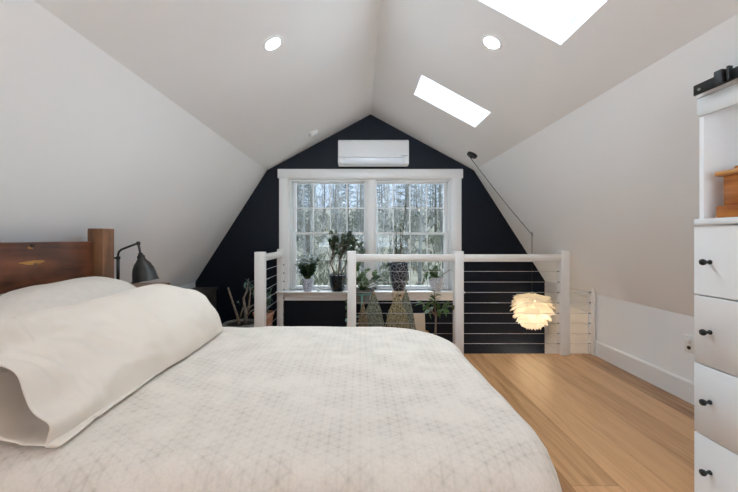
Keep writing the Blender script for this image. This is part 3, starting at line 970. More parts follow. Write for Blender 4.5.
# ------------------------------------------------------------------ nightstand, lamp, chest
t = thing('nightstand', (-1.6, 2.36, 0), 'brown wooden nightstand holding the bedside lamp beside the headboard', 'nightstand')
x0, x1, y0, y1, zt = -1.79, -1.42, 2.09, 2.62, 0.757
MB().box((x0, y0, zt - 0.03), (x1, y1, zt)).build('top', NSW, t, bevel=0.004)
MB().box((x0 + 0.02, y0 + 0.02, 0.30), (x1 - 0.015, y1 - 0.02, zt - 0.03)).build('body', NSW, t, bevel=0.003)
d = MB().box((x1 - 0.015, y0 + 0.04, 0.5), (x1 - 0.003, y1 - 0.04, zt - 0.05)).build('drawer', NSW, t, bevel=0.002)
MB().lathe([(0.006, 0), (0.006, 0.012), (0.014, 0.018), (0.012, 0.026), (0.001, 0.028)], (x1 - 0.003, (y0 + y1) / 2, 0.61), 14, Matrix.Rotation(R(90), 4, 'Y')).build('knob', BLACK, d, smooth=True)
for xx in (x0 + 0.04, x1 - 0.04):
    for yy in (y0 + 0.04, y1 - 0.04):
        MB().box((xx - 0.02, yy - 0.02, 0), (xx + 0.02, yy + 0.02, 0.30)).build('leg', NSW, t, bevel=0.002)

LX, LYY = -1.58, 2.285
s_ = F / LYY
def lp(x, y): return V(((x - 360) / s_, LYY, CAMZ + (238 - y) / s_))
t = thing('desk_lamp', (lp(118, 0).x, LYY, zt), 'dark bronze metal lamp with bell shade on the nightstand', 'lamp')
bx = lp(118, 0).x
MB().lathe([(0.075, 0), (0.075, 0.012), (0.06, 0.022), (0.014, 0.028), (0.001, 0.03)], (bx, LYY, zt), 28).build('base', BRONZE, t, smooth=40)
MB().tube([(bx, LYY, zt + 0.02), (bx, LYY, lp(0, 257).z)], 0.0095, 12).build('pole', BRONZE, t, smooth=True)
MB().lathe([(0.012, -0.008), (0.014, 0), (0.012, 0.01)], (bx, LYY, lp(0, 258).z), 14, None, True, True).build('collar', BRONZE, t, smooth=True)
MB().tube([(bx, LYY, lp(0, 258).z), (bx - 0.028, LYY, lp(0, 258).z)], [0.004, 0.007], 8).build('knob', BRONZE, t, smooth=True)
arm = [lp(118, 257), lp(118.2, 254), lp(119.3, 251.3), lp(121.5, 249.6), lp(124, 248.5), lp(131, 245.8), lp(138, 243.2)]
MB().tube(arm, 0.0068, 10).build('arm', BRONZE, t, smooth=True)
k0 = lp(138.3, 243.2)
MB().lathe([(0.001, -0.016), (0.011, -0.012), (0.0125, 0), (0.011, 0.009), (0.001, 0.012)], k0, 12).build('joint', BRONZE, t, smooth=True)
ts = Matrix.Rotation(R(-11), 4, 'Y')
top = k0 + V((0.002, 0, -0.01))
prof = [(r_q * 1.08, z_q * 1.16) for r_q, z_q in [(0.0065, 0), (0.0065, -0.045), (0.012, -0.048), (0.015, -0.06), (0.021, -0.064), (0.021, -0.082), (0.026, -0.086), (0.030, -0.094), (0.043, -0.108), (0.056, -0.135), (0.063, -0.165), (0.068, -0.195), (0.074, -0.208), (0.072, -0.209), (0.060, -0.165), (0.04, -0.11), (0.018, -0.095)]]
MB().lathe(prof, top, 30, ts).build('lamp_shade', BRONZE, t, smooth=50)

t = thing('chest', (-1.79, 3.78, 0), 'dark weathered low chest in the corner under the left slope', 'chest')
x0, x1, y0, y1, zt2 = -1.925, -1.66, 3.45, 4.10, 0.516
MB().box((x0, y0, zt2 - 0.025), (x1, y1, zt2)).build('top', DARKW, t, bevel=0.003)
MB().box((x0 + 0.02, y0 + 0.02, 0.0), (x1 - 0.015, y1 - 0.01, zt2 - 0.025)).build('body', DARKW, t, bevel=0.003)
for k in range(2):
    MB().box((x1 - 0.016, y0 + 0.05, 0.05 + 0.215 * k), (x1 - 0.005, y1 - 0.04, 0.245 + 0.215 * k)).build('drawer', DARKW, t, bevel=0.002)

# ------------------------------------------------------------------ built-in cabinet on the right
FX = 1.363
def slx(z): return XC + KX + (KZ - z) * (HALF - KX) / (KZ - NZ)      # right slope face at height z
YF, YN = 1.4286, 0.52
t = thing('cabinet', (FX + 0.3, 1.0, 0), 'tall white built-in drawer cabinet with an open niche along the right slope', 'cabinet')
ztd = 1.137
sc = 0.01
bodyp = [(FX + 0.02, 0), (XR - 0.02, 0), (XR - 0.02, NZ - 0.02), (slx(ztd) - sc, ztd - 0.002), (FX + 0.02, ztd - 0.002)]
MB().prism(bodyp, 'Y', YN, YF - 0.004).build('carcass', CABW, t, bevel=0.002, seg=1)
zb = [0.033, 0.306, 0.586, 0.861, ztd]
for k in range(4):
    d = MB().box((FX, YN, zb[k] + 0.0025), (FX + 0.019, YF, zb[k + 1] - 0.0025)).build('drawer', CABW, t, bevel=0.0015, seg=1)
    zk = {3: px(0, 262.2, 1.36).z, 2: px(0, 332.5, 1.36).z, 1: px(0, 402.6, 1.36).z, 0: px(0, 473, 1.36).z}[k]
    for yk in (1.362, 0.60):
        MB().lathe([(0.009, 0), (0.009, 0.003), (0.0055, 0.006), (0.0055, 0.018), (0.010, 0.022), (0.0125, 0.028), (0.0115, 0.034), (0.001, 0.036)], (FX, yk, zk), 16, Matrix.Rotation(R(-90), 4, 'Y')).build('knob', BLACK, d, smooth=True)
MB().box((FX - 0.008, YN, 1.142), (slx(1.17) - sc, YF - 0.008, 1.166)).build('shelf', CABW, t, bevel=0.0015, seg=1)
YU = YF - 0.017
zhd = 1.577; zct = 1.672
def panel(y0, y1, nm):
    pts = [(FX + 0.006, 1.166), (slx(1.166) - sc, 1.166), (slx(zct) - sc, zct), (FX + 0.006, zct)]
    MB().prism(pts, 'Y', y0, y1).build(nm, CABW, t)
panel(YU - 0.018, YU, 'side_panel'); panel(YN, YN + 0.018, 'side_panel')
MB().prism([(slx(1.166) - sc - 0.012, 1.166), (slx(1.166) - sc, 1.166), (slx(zct) - sc, zct), (slx(zct) - sc - 0.012, zct)], 'Y', YN + 0.018, YU - 0.018).build('back_panel', CABW, t)
MB().box((FX - 0.001, YN, zhd), (FX + 0.006, YU + 0.004, zct - 0.022)).build('header', CABW, t, bevel=0.0015, seg=1)
MB().box((FX - 0.004, YN, zct - 0.02), (slx(zct) - sc - 0.002, YU + 0.002, zct)).build('cornice', CABW, t, bevel=0.0015, seg=1)

t = thing('barn_door_rail', (FX - 0.03, 1.0, 1.67), 'black flat steel barn door rail over the white cabinet', 'rail')
rz0, rz1 = px(0, 97.5, 1.41).z, px(0, 87.5, 1.41).z
rx = FX - 0.032
r_ = MB().box((rx, 0.4, rz0), (rx + 0.007, 1.398, rz1)).build('rail', BLACK, t, bevel=0.001, seg=1)
for yy in (1.372, 0.9, 0.55):
    MB().tube([(rx + 0.007, yy, (rz0 + rz1) / 2), (rx + 0.0205, yy, (rz0 + rz1) / 2)], 0.009, 10).build('spacer', BLACK, t, smooth=True)
    MB().tube([(rx - 0.004, yy, (rz0 + rz1) / 2 - 0.004), (rx + 0.002, yy, (rz0 + rz1) / 2 - 0.004)], 0.0055, 6).build('bolt', GREY, t)
MB().box((rx - 0.014, 1.276, rz0 + 0.002), (rx + 0.012, 1.305, rz1 + 0.012)).build('door_stop', BLACK, t, bevel=0.003)
MB().box((rx - 0.010, 1.255, rz0 + 0.004), (rx + 0.008, 1.264, rz1 + 0.014)).build('stop_bumper', BLACK, t, bevel=0.003)

# amber wooden box in the niche
bx0, by1 = 1.372, 1.352
bz = 1.1672
t = thing('wooden_box', (bx0 + 0.06, by1 - 0.09, bz), 'amber varnished wooden keepsake box with rounded lid in the cabinet niche', 'box')
W_, D_ = 0.125, 0.19
MB().box((bx0, by1 - D_, bz), (bx0 + W_, by1, bz + 0.046)).build('base', BOXW, t, bevel=0.006, seg=3)
MB().box((bx0 + 0.014, by1 - D_ + 0.016, bz + 0.046), (bx0 + W_ - 0.014, by1 - 0.016, bz + 0.158)).build('body', BOXW, t, bevel=0.003)
l = MB().box((bx0 - 0.004, by1 - D_ - 0.002, bz + 0.158), (bx0 + W_ + 0.002, by1 + 0.004, bz + 0.178)).build('lid', BOXL, t, bevel=0.009, seg=4)
MB().box((bx0 + 0.025, by1 - D_ + 0.03, bz + 0.176), (bx0 + W_ - 0.025, by1 - 0.04, bz + 0.193)).build('lid_crown', BOXW, l, bevel=0.008, seg=3)

# wall outlet
oy = 2.325
p = V((XR, oy, 0.385))
t = thing('wall_outlet', p, 'white wall outlet with plug low on the right knee wall behind the cabinet', 'outlet')
MB().box((XR - 0.007, oy - 0.036, p.z - 0.058), (XR, oy + 0.036, p.z + 0.058)).build('cover_plate', TRIMW, t, bevel=0.002)
MB().box((XR - 0.028, oy - 0.016, p.z + 0.008), (XR - 0.007, oy + 0.016, p.z + 0.038)).build('plug', TRIMW, t, bevel=0.004)
MB().tube([(XR - 0.012, oy, p.z - 0.024), (XR - 0.007, oy, p.z - 0.024)], 0.012, 12).build('socket', BLACK, t)

# ------------------------------------------------------------------ plants
def pot(t, c, prof, mat, soilr, soilz, name='pot', n=28):
    MB().lathe(prof, c, n, None, True).build(name, mat, t, smooth=35)
    MB().lathe([(0.001, soilz + 0.004), (soilr, soilz)], c, 20).build('soil', SOIL, t, smooth=True)
def rv(r=1.0):
    while True:
        p = V((rnd.uniform(-1, 1), rnd.uniform(-1, 1), rnd.uniform(-1, 1)))
        if 0.1 < p.length < 1: return p.normalized() * r

SY = G - 0.045            # plants on the sill sit near the wall plane
SZ = zs + 0.0015
# 1 small bushy plant, mosaic pot
c = V((px(307.6, 0, SY).x, SY, SZ))
t = thing('potted_plant', c, 'bushy dark green plant in a small white and blue mosaic pot on the sill', 'plant')
pot(t, c, [(0.043, 0), (0.05, 0.01), (0.057, 0.06), (0.062, 0.145), (0.058, 0.147), (0.052, 0.125)], WPOT, 0.053, 0.125)
sm, lm = MB(), MB()
for k in range(28):
    w = k * 2.4; tl = 0.02 + 0.68 * (k / 28)
    d = V((math.cos(w) * tl * 0.62, math.sin(w) * tl * 0.6, 1)).normalized()
    L = rnd.uniform(0.19, 0.30) * (1 if k < 9 else 0.8)
    b0 = c + V((math.cos(w) * 0.02, math.sin(w) * 0.02, 0.125))
    pts = [b0 + d * (L * q) + V((math.cos(w), math.sin(w), 0)) * (0.03 * q * q) for q in (0, .35, .7, 1)]
    sm.tube(pts, [0.004, 0.0035, 0.003, 0.002], 5)
    for q in range(9):
        f = 0.25 + 0.75 * q / 8
        p = b0 + d * (L * f) + V((math.cos(w), math.sin(w), 0)) * (0.03 * f * f)
        s = V((-math.sin(w), math.cos(w), 0)) * (1 if q % 2 else -1) + d * 0.6 + rv(0.3)
        lm.leaf(p, s, d + rv(.2), rnd.uniform(0.055, 0.08), 0.043, 0.25)
sm.squash(SY, G + 0.055); lm.squash(SY, G + 0.055)
sm.build('stem', STEMG, t, smooth=True); lm.build('foliage', LDARK, t, smooth=True)

# 2 jade tree in dark pot
c = V((px(337.6, 0, SY).x, SY, SZ))
t = thing('potted_plant', c, 'branching jade-like tree in a dark blue-black glazed pot on the sill', 'plant')
pot(t, c, [(0.062, 0), (0.075, 0.012), (0.092, 0.09), (0.104, 0.178), (0.108, 0.192), (0.098, 0.194), (0.09, 0.17)], DARKPOT, 0.091, 0.165)
sm, lm = MB(), MB()
def branch(p, d, L, r, lev):
    pts = [p]; q = p; dd = d
    for i in range(4):
        dd = (dd + rv(0.16) + V((0, 0, 0.05))).normalized(); q = q + dd * (L / 4); pts.append(q)
    sm.tube(pts, [r, r * .92, r * .85, r * .78, r * .7], 6)
    if lev <= 1 or lev == 2:
        if lev <= 2:
            for k in range(7 if lev < 2 else 6):
                f = rnd.uniform(0.3, 1.0); b = pts[min(4, int(f * 4))]
                for u in range(2):
                    lm.leaf(b + rv(0.01), dd * 0.5 + rv(1), V((0, 0, 1)), rnd.uniform(0.026, 0.042), 0.019, 0.2, 0.2, 4)
    if lev > 0:
        for k in range(3):
            branch(q, (dd + rv(0.8) + V((0, 0, .12))).normalized(), L * rnd.uniform(.62, .9), r * .62, lev - 1)
b0 = c + V((0, 0, 0.165))
branch(b0 + V((-0.012, 0, 0)), V((-0.50, -0.1, 0.85)).normalized(), 0.18, 0.013, 3)
branch(b0 + V((0.005, 0, 0)), V((0.1, 0.1, 1)).normalized(), 0.20, 0.013, 3)
branch(b0 + V((0.012, 0.0, 0)), V((0.38, 0.0, 0.9)).normalized(), 0.17, 0.011, 3)
sm.squash(SY, G + 0.055); lm.squash(SY, G + 0.055)
xl_ = px(319.5, 0, SY).x
for m_ in (sm, lm):
    for p in m_.v:
        if p.z < c.z + 0.40 and p.x < xl_: p.x = xl_ + 0.04 * (xl_ - p.x)
sm.build('trunk', BARK, t, smooth=True); lm.build('foliage', LJADE, t, smooth=True)

# 3 little sprig in a glass
c = V((px(318.5, 0, SY).x, SY, SZ))
t = thing('sprig_vase', c, 'tiny white dish with a single green sprig between two sill pots', 'vase')
MB().lathe([(0.018, 0), (0.024, 0.006), (0.027, 0.028), (0.024, 0.03), (0.02, 0.012), (0.001, 0.01)], c, 20, None, True).build('dish', VINYL, t, smooth=True)
sm, lm = MB(), MB()
sm.tube([c + V((0, 0, .01)), c + V((0.004, 0, 0.06)), c + V((0.02, 0, 0.12))], 0.002, 5)
for q in range(7):
    p = c + V((0.004 + 0.002 * q, 0, 0.035 + 0.013 * q)); lm.leaf(p, rv(1) + V((0, 0, .5)), V((0, 0, 1)), 0.04, 0.022, 0.2)
sm.squash(SY, G + 0.055); lm.squash(SY, G + 0.055)
sm.build('stem', STEMG, t, smooth=True); lm.build('foliage', LMID, t, smooth=True)

# 4 black crackle vase on a pine stand
VY = 3.90
c = V((px(398.7, 0, VY).x, VY, px(0, 290.4, VY).z))
zt4 = c.z
t = thing('plant_stand', (c.x, VY, 0), 'pale pine plant stand under the black patterned vase', 'stand')
MB().box((c.x - 0.065, VY - 0.065, zt4 - 0.07), (c.x + 0.065, VY + 0.065, zt4)).build('top', STANDW, t, bevel=0.004)
MB().tube([(c.x - 0.02, VY - 0.067, zt4 - 0.045), (c.x + 0.02, VY - 0.067, zt4 - 0.045)], 0.008, 8).build('handle_slot', BLACK, t)
for sx in (-1, 1):
    for sy in (-1, 1):
        MB().box((c.x + sx * 0.05 - 0.012, VY + sy * 0.05 - 0.012, 0), (c.x + sx * 0.05 + 0.012, VY + sy * 0.05 + 0.012, zt4 - 0.07)).build('leg', STANDW, t, bevel=0.002)
t = thing('potted_plant', c, 'tall black vase with white crackle pattern and slender stems on a pine stand', 'plant')
pot(t, c, [(0.055, 0), (0.068, 0.02), (0.088, 0.10), (0.102, 0.19), (0.107, 0.25), (0.103, 0.30), (0.097, 0.312), (0.09, 0.305), (0.094, 0.27)], BVASE, 0.094, 0.27)
sm, lm = MB(), MB()
b0 = c + V((0, 0, 0.27))
for k in range(6):
    w = k * 1.05
    ht = (0.72, 0.55, 0.46, 0.30, 0.22, 0.26)[k]
    d = V((0.10 * math.cos(w), 0.08 * math.sin(w), 1))
    pts = [b0 + V((0.015 * math.cos(w), 0.015 * math.sin(w), 0)) + d * (ht * q) + rv(0.006) for q in (0, .3, .6, 1)]
    sm.tube(pts, [0.0045, 0.004, 0.003, 0.0018], 5)
    for q in range(int(ht / 0.03)):
        f = 0.2 + 0.8 * q / (ht / 0.03)
        p = pts[0].lerp(pts[-1], f)
        lm.leaf(p, rv(1) + V((0, 0, .6)), V((0, 0, 1)), rnd.uniform(.04, .06), 0.02, 0.2)
for k in range(6):
    w = PI + (k - 2.5) * 0.28
    p = b0 + V((-0.07, 0, 0.03)); d = V((math.cos(w), math.sin(w) * 0.7, 0.25 - 0.1 * k))
    lm.leaf(p, d, V((0, 0, 1)), rnd.uniform(0.08, 0.13), 0.04, 0.3)
sm.squash(SY - 0.1, G + 0.055); lm.squash(SY - 0.1, G + 0.055)
sm.build('stem', BARK, t, smooth=True); lm.build('foliage', LDARK, t, smooth=True)

# 5 woven pot with leafy plant
c = V((px(436.3, 0, SY).x, SY, SZ))
t = thing('potted_plant', c, 'leafy green plant with a leaning stake in a white woven pot on the sill', 'plant')
pot(t, c, [(0.052, 0), (0.058, 0.008), (0.078, 0.09), (0.092, 0.15), (0.094, 0.162), (0.086, 0.163), (0.08, 0.14)], BASKET, 0.08, 0.138)
sm, lm = MB(), MB()
b0 = c + V((0, 0, 0.135))
for k in range(8):
    w = k * 2.4; d = V((-0.45 + 0.5 * math.cos(w), -0.2 + 0.35 * math.sin(w), 0.8)).normalized(); L = rnd.uniform(0.09, 0.25)
    pts = [b0 + d * (L * q) for q in (0, .5, 1)]
    sm.tube(pts, [0.0045, 0.004, 0.003], 5)
    for q in range(6):
        p = pts[0].lerp(pts[2], 0.3 + 0.7 * q / 5)
        lm.leaf(p, rv(1) + V((-0.3, -.2, .25)), V((0, 0, 1)), rnd.uniform(.07, .105), 0.042, 0.25)
sm.squash(SY - 0.1, G + 0.055); lm.squash(SY - 0.1, G + 0.055)
sm.build('stem', STEMG, t, smooth=True); lm.build('foliage', LMID, t, smooth=True)
MB().tube([b0, b0 + V((0.16, -0.02, 0.12))], 0.004, 6).build('stake', BARK2, t, smooth=True)

# 6 teal stand with trailing plant
TY = 3.72
c = V((px(362, 0, TY).x, TY, 0))
t = thing('plant_stand', c, 'teal wire plant stand behind the railing post', 'stand')
def ring(mb, cc, r, z, rad, n=40):
    pts = [cc + V((r * math.cos(2 * PI * k / n), r * math.sin(2 * PI * k / n), z)) for k in range(n + 1)]
    mb.tube(pts, rad, 8, False)
zr_hi = px(0, 293, TY).z
m1 = MB(); ring(m1, c, 0.113, zr_hi, 0.009); m1.build('top_ring', TEAL, t, smooth=True)
m1 = MB(); ring(m1, c, 0.17, px(0, 320, TY).z, 0.011); m1.build('lower_ring', TEAL, t, smooth=True)
for k in range(3):
    w = 2 * PI * k / 3 + 0.5; e = V((math.cos(w), math.sin(w), 0))
    MB().tube([c + e * 0.113 + V((0, 0, zr_hi)), c + e * 0.17 + V((0, 0, px(0, 320, TY).z)), c + e * 0.215], 0.009, 8).build('leg', TEAL, t, smooth=True)
pc = c + V((0, 0, zr_hi - 0.11))
t = thing('potted_plant', pc, 'round-leaved trailing plant in a small grey pot held by the teal stand', 'plant')
pot(t, pc, [(0.06, 0), (0.07, 0.01), (0.094, 0.12), (0.126, 0.1305), (0.126, 0.15), (0.112, 0.152), (0.095, 0.12)], GREYPOT, 0.096, 0.125)
sm, lm = MB(), MB()
b0 = pc + V((0, 0, 0.125))
for k in range(22):
    w = k * 2.4; el = rnd.uniform(0.2, 1.0)
    d = V((0.6 * math.cos(w) + 0.22, 0.5 * math.sin(w), 0.35 + el)).normalized(); L = rnd.uniform(0.16, 0.36)
    pts = [b0 + d * (L * q) - V((0, 0, 0.10 * q ** 3)) for q in (0, .4, .75, 1)]
    sm.tube(pts, [0.004, 0.0035, 0.003, 0.0025], 5)
    lm.leaf(pts[3], d + V((0, 0, -0.6)) + rv(.3), V((0, 0, 1)) + d * .5, rnd.uniform(.09, .12), 0.078, 0.3, 0.15, 6, 0.7)
    lm.leaf(pts[2], d + V((0, 0, -0.2)) + rv(.5), V((0, 0, 1)), rnd.uniform(.08, .10), 0.062, 0.3, 0.15, 6, 0.7)
for k in range(5):        # trailing strands on the left side
    w = PI + rnd.uniform(.25, 1.0); e = V((math.cos(w) * .12, math.sin(w) * .12, 0))
    pts = [b0 + e * .8 + V((0, 0, .02)), b0 + e * 1.1, b0 + e * 1.15 - V((0, 0, .1)), b0 + e * 1.2 - V((0, 0, .2))]
    sm.tube(pts, 0.003, 5)
    for q in range(4):
        lm.leaf(pts[1].lerp(pts[3], q / 3), e * 4 + V((0, -.3, -.6)) + rv(.4), V((0, 0, 1)), 0.07, 0.05, 0.3, 0.15, 6, 0.7)
sm.build('stem', STEMG, t, smooth=True); lm.build('foliage', LVAR, t, smooth=True)

# 7 dried bundles hanging from the third railing cable
def bundle(x, y_top, y_bot, wpx, Y, mat, label, zc, nst=260):
    s = F / Y
    a = V(((x - 360) / s, Y, zc))
    t = thing('dried_bundle', a, label, 'dried plant bundle', 'dried bundles hanging on the railing')
    top = V((a.x, Y, CAMZ + (238 - y_top) / s)); H = (y_bot - y_top) / s; w = wpx / s / 2
    # twine from the cable to the neck
    m = MB().tube([V((a.x, 3.277, zc + 0.0048)), V((a.x, 3.29, zc + 0.0045)), V((a.x, 3.28 + (Y - 3.28) * 0.5, zc + 0.001)), top - V((0, 0, 0.012))], 0.0022, 5)
    m.lathe([(0.008, -0.018), (0.012, -0.012), (0.012, 0.0), (0.008, 0.006)], top - V((0, 0, 0.01)), 10)
    m.build('twine', TWINE, t, smooth=True)
    m = MB()
    for k in range(nst):
        an = rnd.uniform(0, 2 * PI); rr = math.sqrt(rnd.random())
        e = V((math.cos(an) * w * rr, math.sin(an) * min(w, 0.07) * rr * 0.5, 0))
        l = H * rnd.uniform(0.7, 1.05)
        p0 = top + e * 0.06; p2 = top + e * (l / H) - V((0, 0, l)); p1 = p0.lerp(p2, .5) + e * 0.12
        d = (p2 - p0).normalized()
        m.tube([p0, p1, p2], [0.002, 0.0024, 0.0018], 4, False)
        for q in range(6):
            f = rnd.uniform(0.3, 1.0); b = p0.lerp(p1, 2 * f) if f < .5 else p1.lerp(p2, 2 * f - 1)
            m.leaf(b, d + rv(.55), rv(1), rnd.uniform(.02, .04), 0.006, 0.1, 0.1, 2)
    m.build('stems', mat, t)
    return t
zc3 = CABZ[2]
bundle(397, 294, 330, 27, 3.385, DRY1, 'straw-coloured dried bundle hanging on the railing below the black vase', zc3)
bundle(406, 290, 330, 20, 3.53, DRY2, 'grey-green pointed dried bundle hanging just behind the straw-coloured one', zc3)
bundle(363, 302, 331, 12, 3.365, DRY3, 'brown narrow dried bundle hanging next to the railing post', CABZ[3])
bundle(373.5, 292, 330, 24, 3.455, DRY2, 'grey-green broad dried bundle hanging before the teal stand', zc3)

# 8 citrus-like plant in front of the railing
CY = 3.02
c = V((px(434.5, 0, CY).x, CY, 0))
t = thing('potted_plant', c, 'small glossy-leaved tree standing on the floor before the railing post at the bed end', 'plant')
pot(t, c, [(0.075, 0), (0.085, 0.01), (0.10, 0.13), (0.108, 0.135), (0.108, 0.155), (0.10, 0.157), (0.093, 0.135)], TERRA, 0.094, 0.135)
sm, lm = MB(), MB()
b0 = c + V((0, 0, 0.13)); tp = c + V((0.012, 0, 0.44))
sm.tube([b0, b0.lerp(tp, .5) + V((0.004, 0, 0)), tp], [0.011, 0.009, 0.008], 8)
for k, (ex, ez, n_) in enumerate([(-0.115, 0.53, 9), (0.0, 0.63, 10), (0.10, 0.505, 9), (0.165, 0.50, 8), (-0.02, 0.55, 11), (0.035, 0.48, 10), (-0.045, 0.46, 9)]):
    e = V((c.x + ex, CY + rnd.uniform(-.06, .06), ez))
    pts = [tp - V((0, 0, 0.03)), tp.lerp(e, .5) + V((0, 0, .01)), e]
    sm.tube(pts, [0.006, 0.0045, 0.003], 6)
    for q in range(n_):
        f = 0.45 + 0.55 * q / (n_ - 1); b = pts[0].lerp(pts[1], 2 * f) if f < .5 else pts[1].lerp(pts[2], 2 * f - 1)
        lm.leaf(b, rv(1) + (e - tp).normalized() * .6, V((0, 0, 1)), rnd.uniform(.055, .085), 0.032, 0.25)
sm.build('trunk', BARK, t, smooth=True); lm.build('foliage', LMID, t, smooth=True)

# 9 blue-green plant in terracotta behind the short railing
BY = 3.88
c = V((px(268.5, 0, BY).x - 0.055, BY, 0))
t = thing('potted_plant', c, 'blue-green leafy plant in a terracotta pot seen through the short railing', 'plant')
pot(t, c, [(0.075, 0), (0.085, 0.01), (0.105, 0.24), (0.115, 0.243), (0.115, 0.27), (0.105, 0.272), (0.098, 0.245)], TERRA, 0.099, 0.245)
sm, lm = MB(), MB()
b0 = c + V((0, 0, 0.245))
for k in range(17):
    w = k * 2.4; d = V((0.42 * math.cos(w), 0.3 * math.sin(w), 1)).normalized(); L = rnd.uniform(0.14, 0.36)
    pts = [b0 + d * (L * q) + rv(.006) for q in (0, .5, 1)]
    sm.tube(pts, [0.0045, 0.004, 0.003], 5)
    for q in range(11):
        p = pts[0].lerp(pts[2], 0.2 + 0.8 * q / 10)
        lm.leaf(p, rv(1) + V((0, 0, .3)), V((0, 0, 1)), rnd.uniform(.05, .08), 0.028, 0.25)
for m_ in (sm, lm):
    for p in m_.v:
        if p.x > -0.99: p.x = -0.99 + 0.05 * (1 - math.exp(-(p.x + 0.99) / 0.05))
sm.build('stem', STEMG, t, smooth=True); lm.build('foliage', LBLUE, t, smooth=True)

# 10 gnarled branches in a wide stone bowl, left corner
DY = 3.62
c = V((px(241, 0, DY).x, DY, 0))
t = thing('potted_plant', c, 'gnarled bare-branched stump with few leaves in a wide grey bowl by the dark wall', 'plant')
pot(t, c, [(0.12, 0), (0.14, 0.01), (0.165, 0.17), (0.178, 0.185), (0.178, 0.215), (0.165, 0.217), (0.155, 0.19)], GREYPOT, 0.156, 0.195)
sm, lm = MB(), MB()
def dp(x, y, dy=0.0): return px(x, y, DY + dy)
sm.tube([dp(239.5, 324), dp(236, 312), dp(232, 300), dp(228, 287.5)], [0.0173, 0.0137, 0.0108, 0.0094], 8)
sm.tube([dp(245, 324), dp(246, 314), dp(244.5, 306), dp(243.5, 298), dp(246.5, 292), dp(248, 284)], [0.0216, 0.0194, 0.0151, 0.0115, 0.0094, 0.0065], 8)
sm.tube([dp(246, 314, .02), dp(249, 305, .04), dp(250, 296, .04), dp(251, 288, .04)], [0.0130, 0.0094, 0.0072, 0.0050], 7)
sm.tube([dp(240, 318), dp(242, 311), dp(244, 306)], [0.0086, 0.0079, 0.0072], 7)
sm.tube([dp(246, 312), dp(251, 306), dp(256, 304)], [0.0101, 0.0079, 0.0058], 7)
sm.tube([dp(247, 316, -.02), dp(251, 311, -.02), dp(255, 309, -.02)], [0.0086, 0.0072, 0.0050], 7)
sm.tube([dp(235, 309), dp(233, 305), dp(231.5, 303)], [0.0050, 0.0036, 0.0022], 6)
sm.build('trunk', BARK2, t, smooth=True)
for (x, y) in ((248, 283), (251, 287), (247, 281), (245, 284), (250, 284)):
    for q in range(5):
        lm.leaf(dp(x, y) + rv(.015), rv(1), V((0, 0, 1)), rnd.uniform(.035, .055), 0.02, 0.2)
for (x, y) in ((237, 303), (238, 302)):
    lm.leaf(dp(x, y), rv(1), V((0, 0, 1)), .04, 0.016, 0.2)
lm.build('foliage', LBLUE, t, smooth=True)

# pale board leaning under the window, lit by the pendant
x0, x1 = px(406, 0, 4.09).x, px(425, 0, 4.09).x
mb = MB().add([(x0, 4.06, 0), (x1, 4.06, 0), (x1, 4.085, 0), (x0, 4.085, 0), (x0, 4.10, 0.20), (x1, 4.10, 0.20), (x1, 4.125, 0.20), (x0, 4.125, 0.20)],
              [(0,3,2,1),(4,5,6,7),(0,1,5,4),(1,2,6,5),(2,3,7,6),(3,0,4,7)])
o = mb.build('leaning_board', plain('cream_board', (0.78, 0.66, 0.50), 0.5, var=0.04), None, bevel=0.003)
tag(o, 'pale cream board against the dark wall beneath the window sill', 'board')

# ------------------------------------------------------------------ outdoors
def hill(x, y):
    return -2.9 + 0.4 * noise.noise(V((x * 0.05, y * 0.05, 0))) + max(0, (y - 22)) * 0.15 + 1.2 * noise.noise(V((x * 0.03, y * 0.02, 3))) * min(1, y / 60)
mb = MB(); nx, ny = 50, 40
for j in range(ny + 1):
    for i in range(nx + 1):
        y = 5.2 + 105 * (j / ny) ** 1.3; x = -75 + 150 * i / nx
        mb.v.append(V((x, y, hill(x, y))))
for j in range(ny):
    for i in range(nx):
        a = j * (nx + 1) + i; mb.f.append((a, a + 1, a + nx + 2, a + nx + 1))
struct(mb.build('ground', plain('leaf_litter_ground', (0.095, 0.09, 0.066), 0.95, var=0.45, scale=0.8), None, smooth=True))

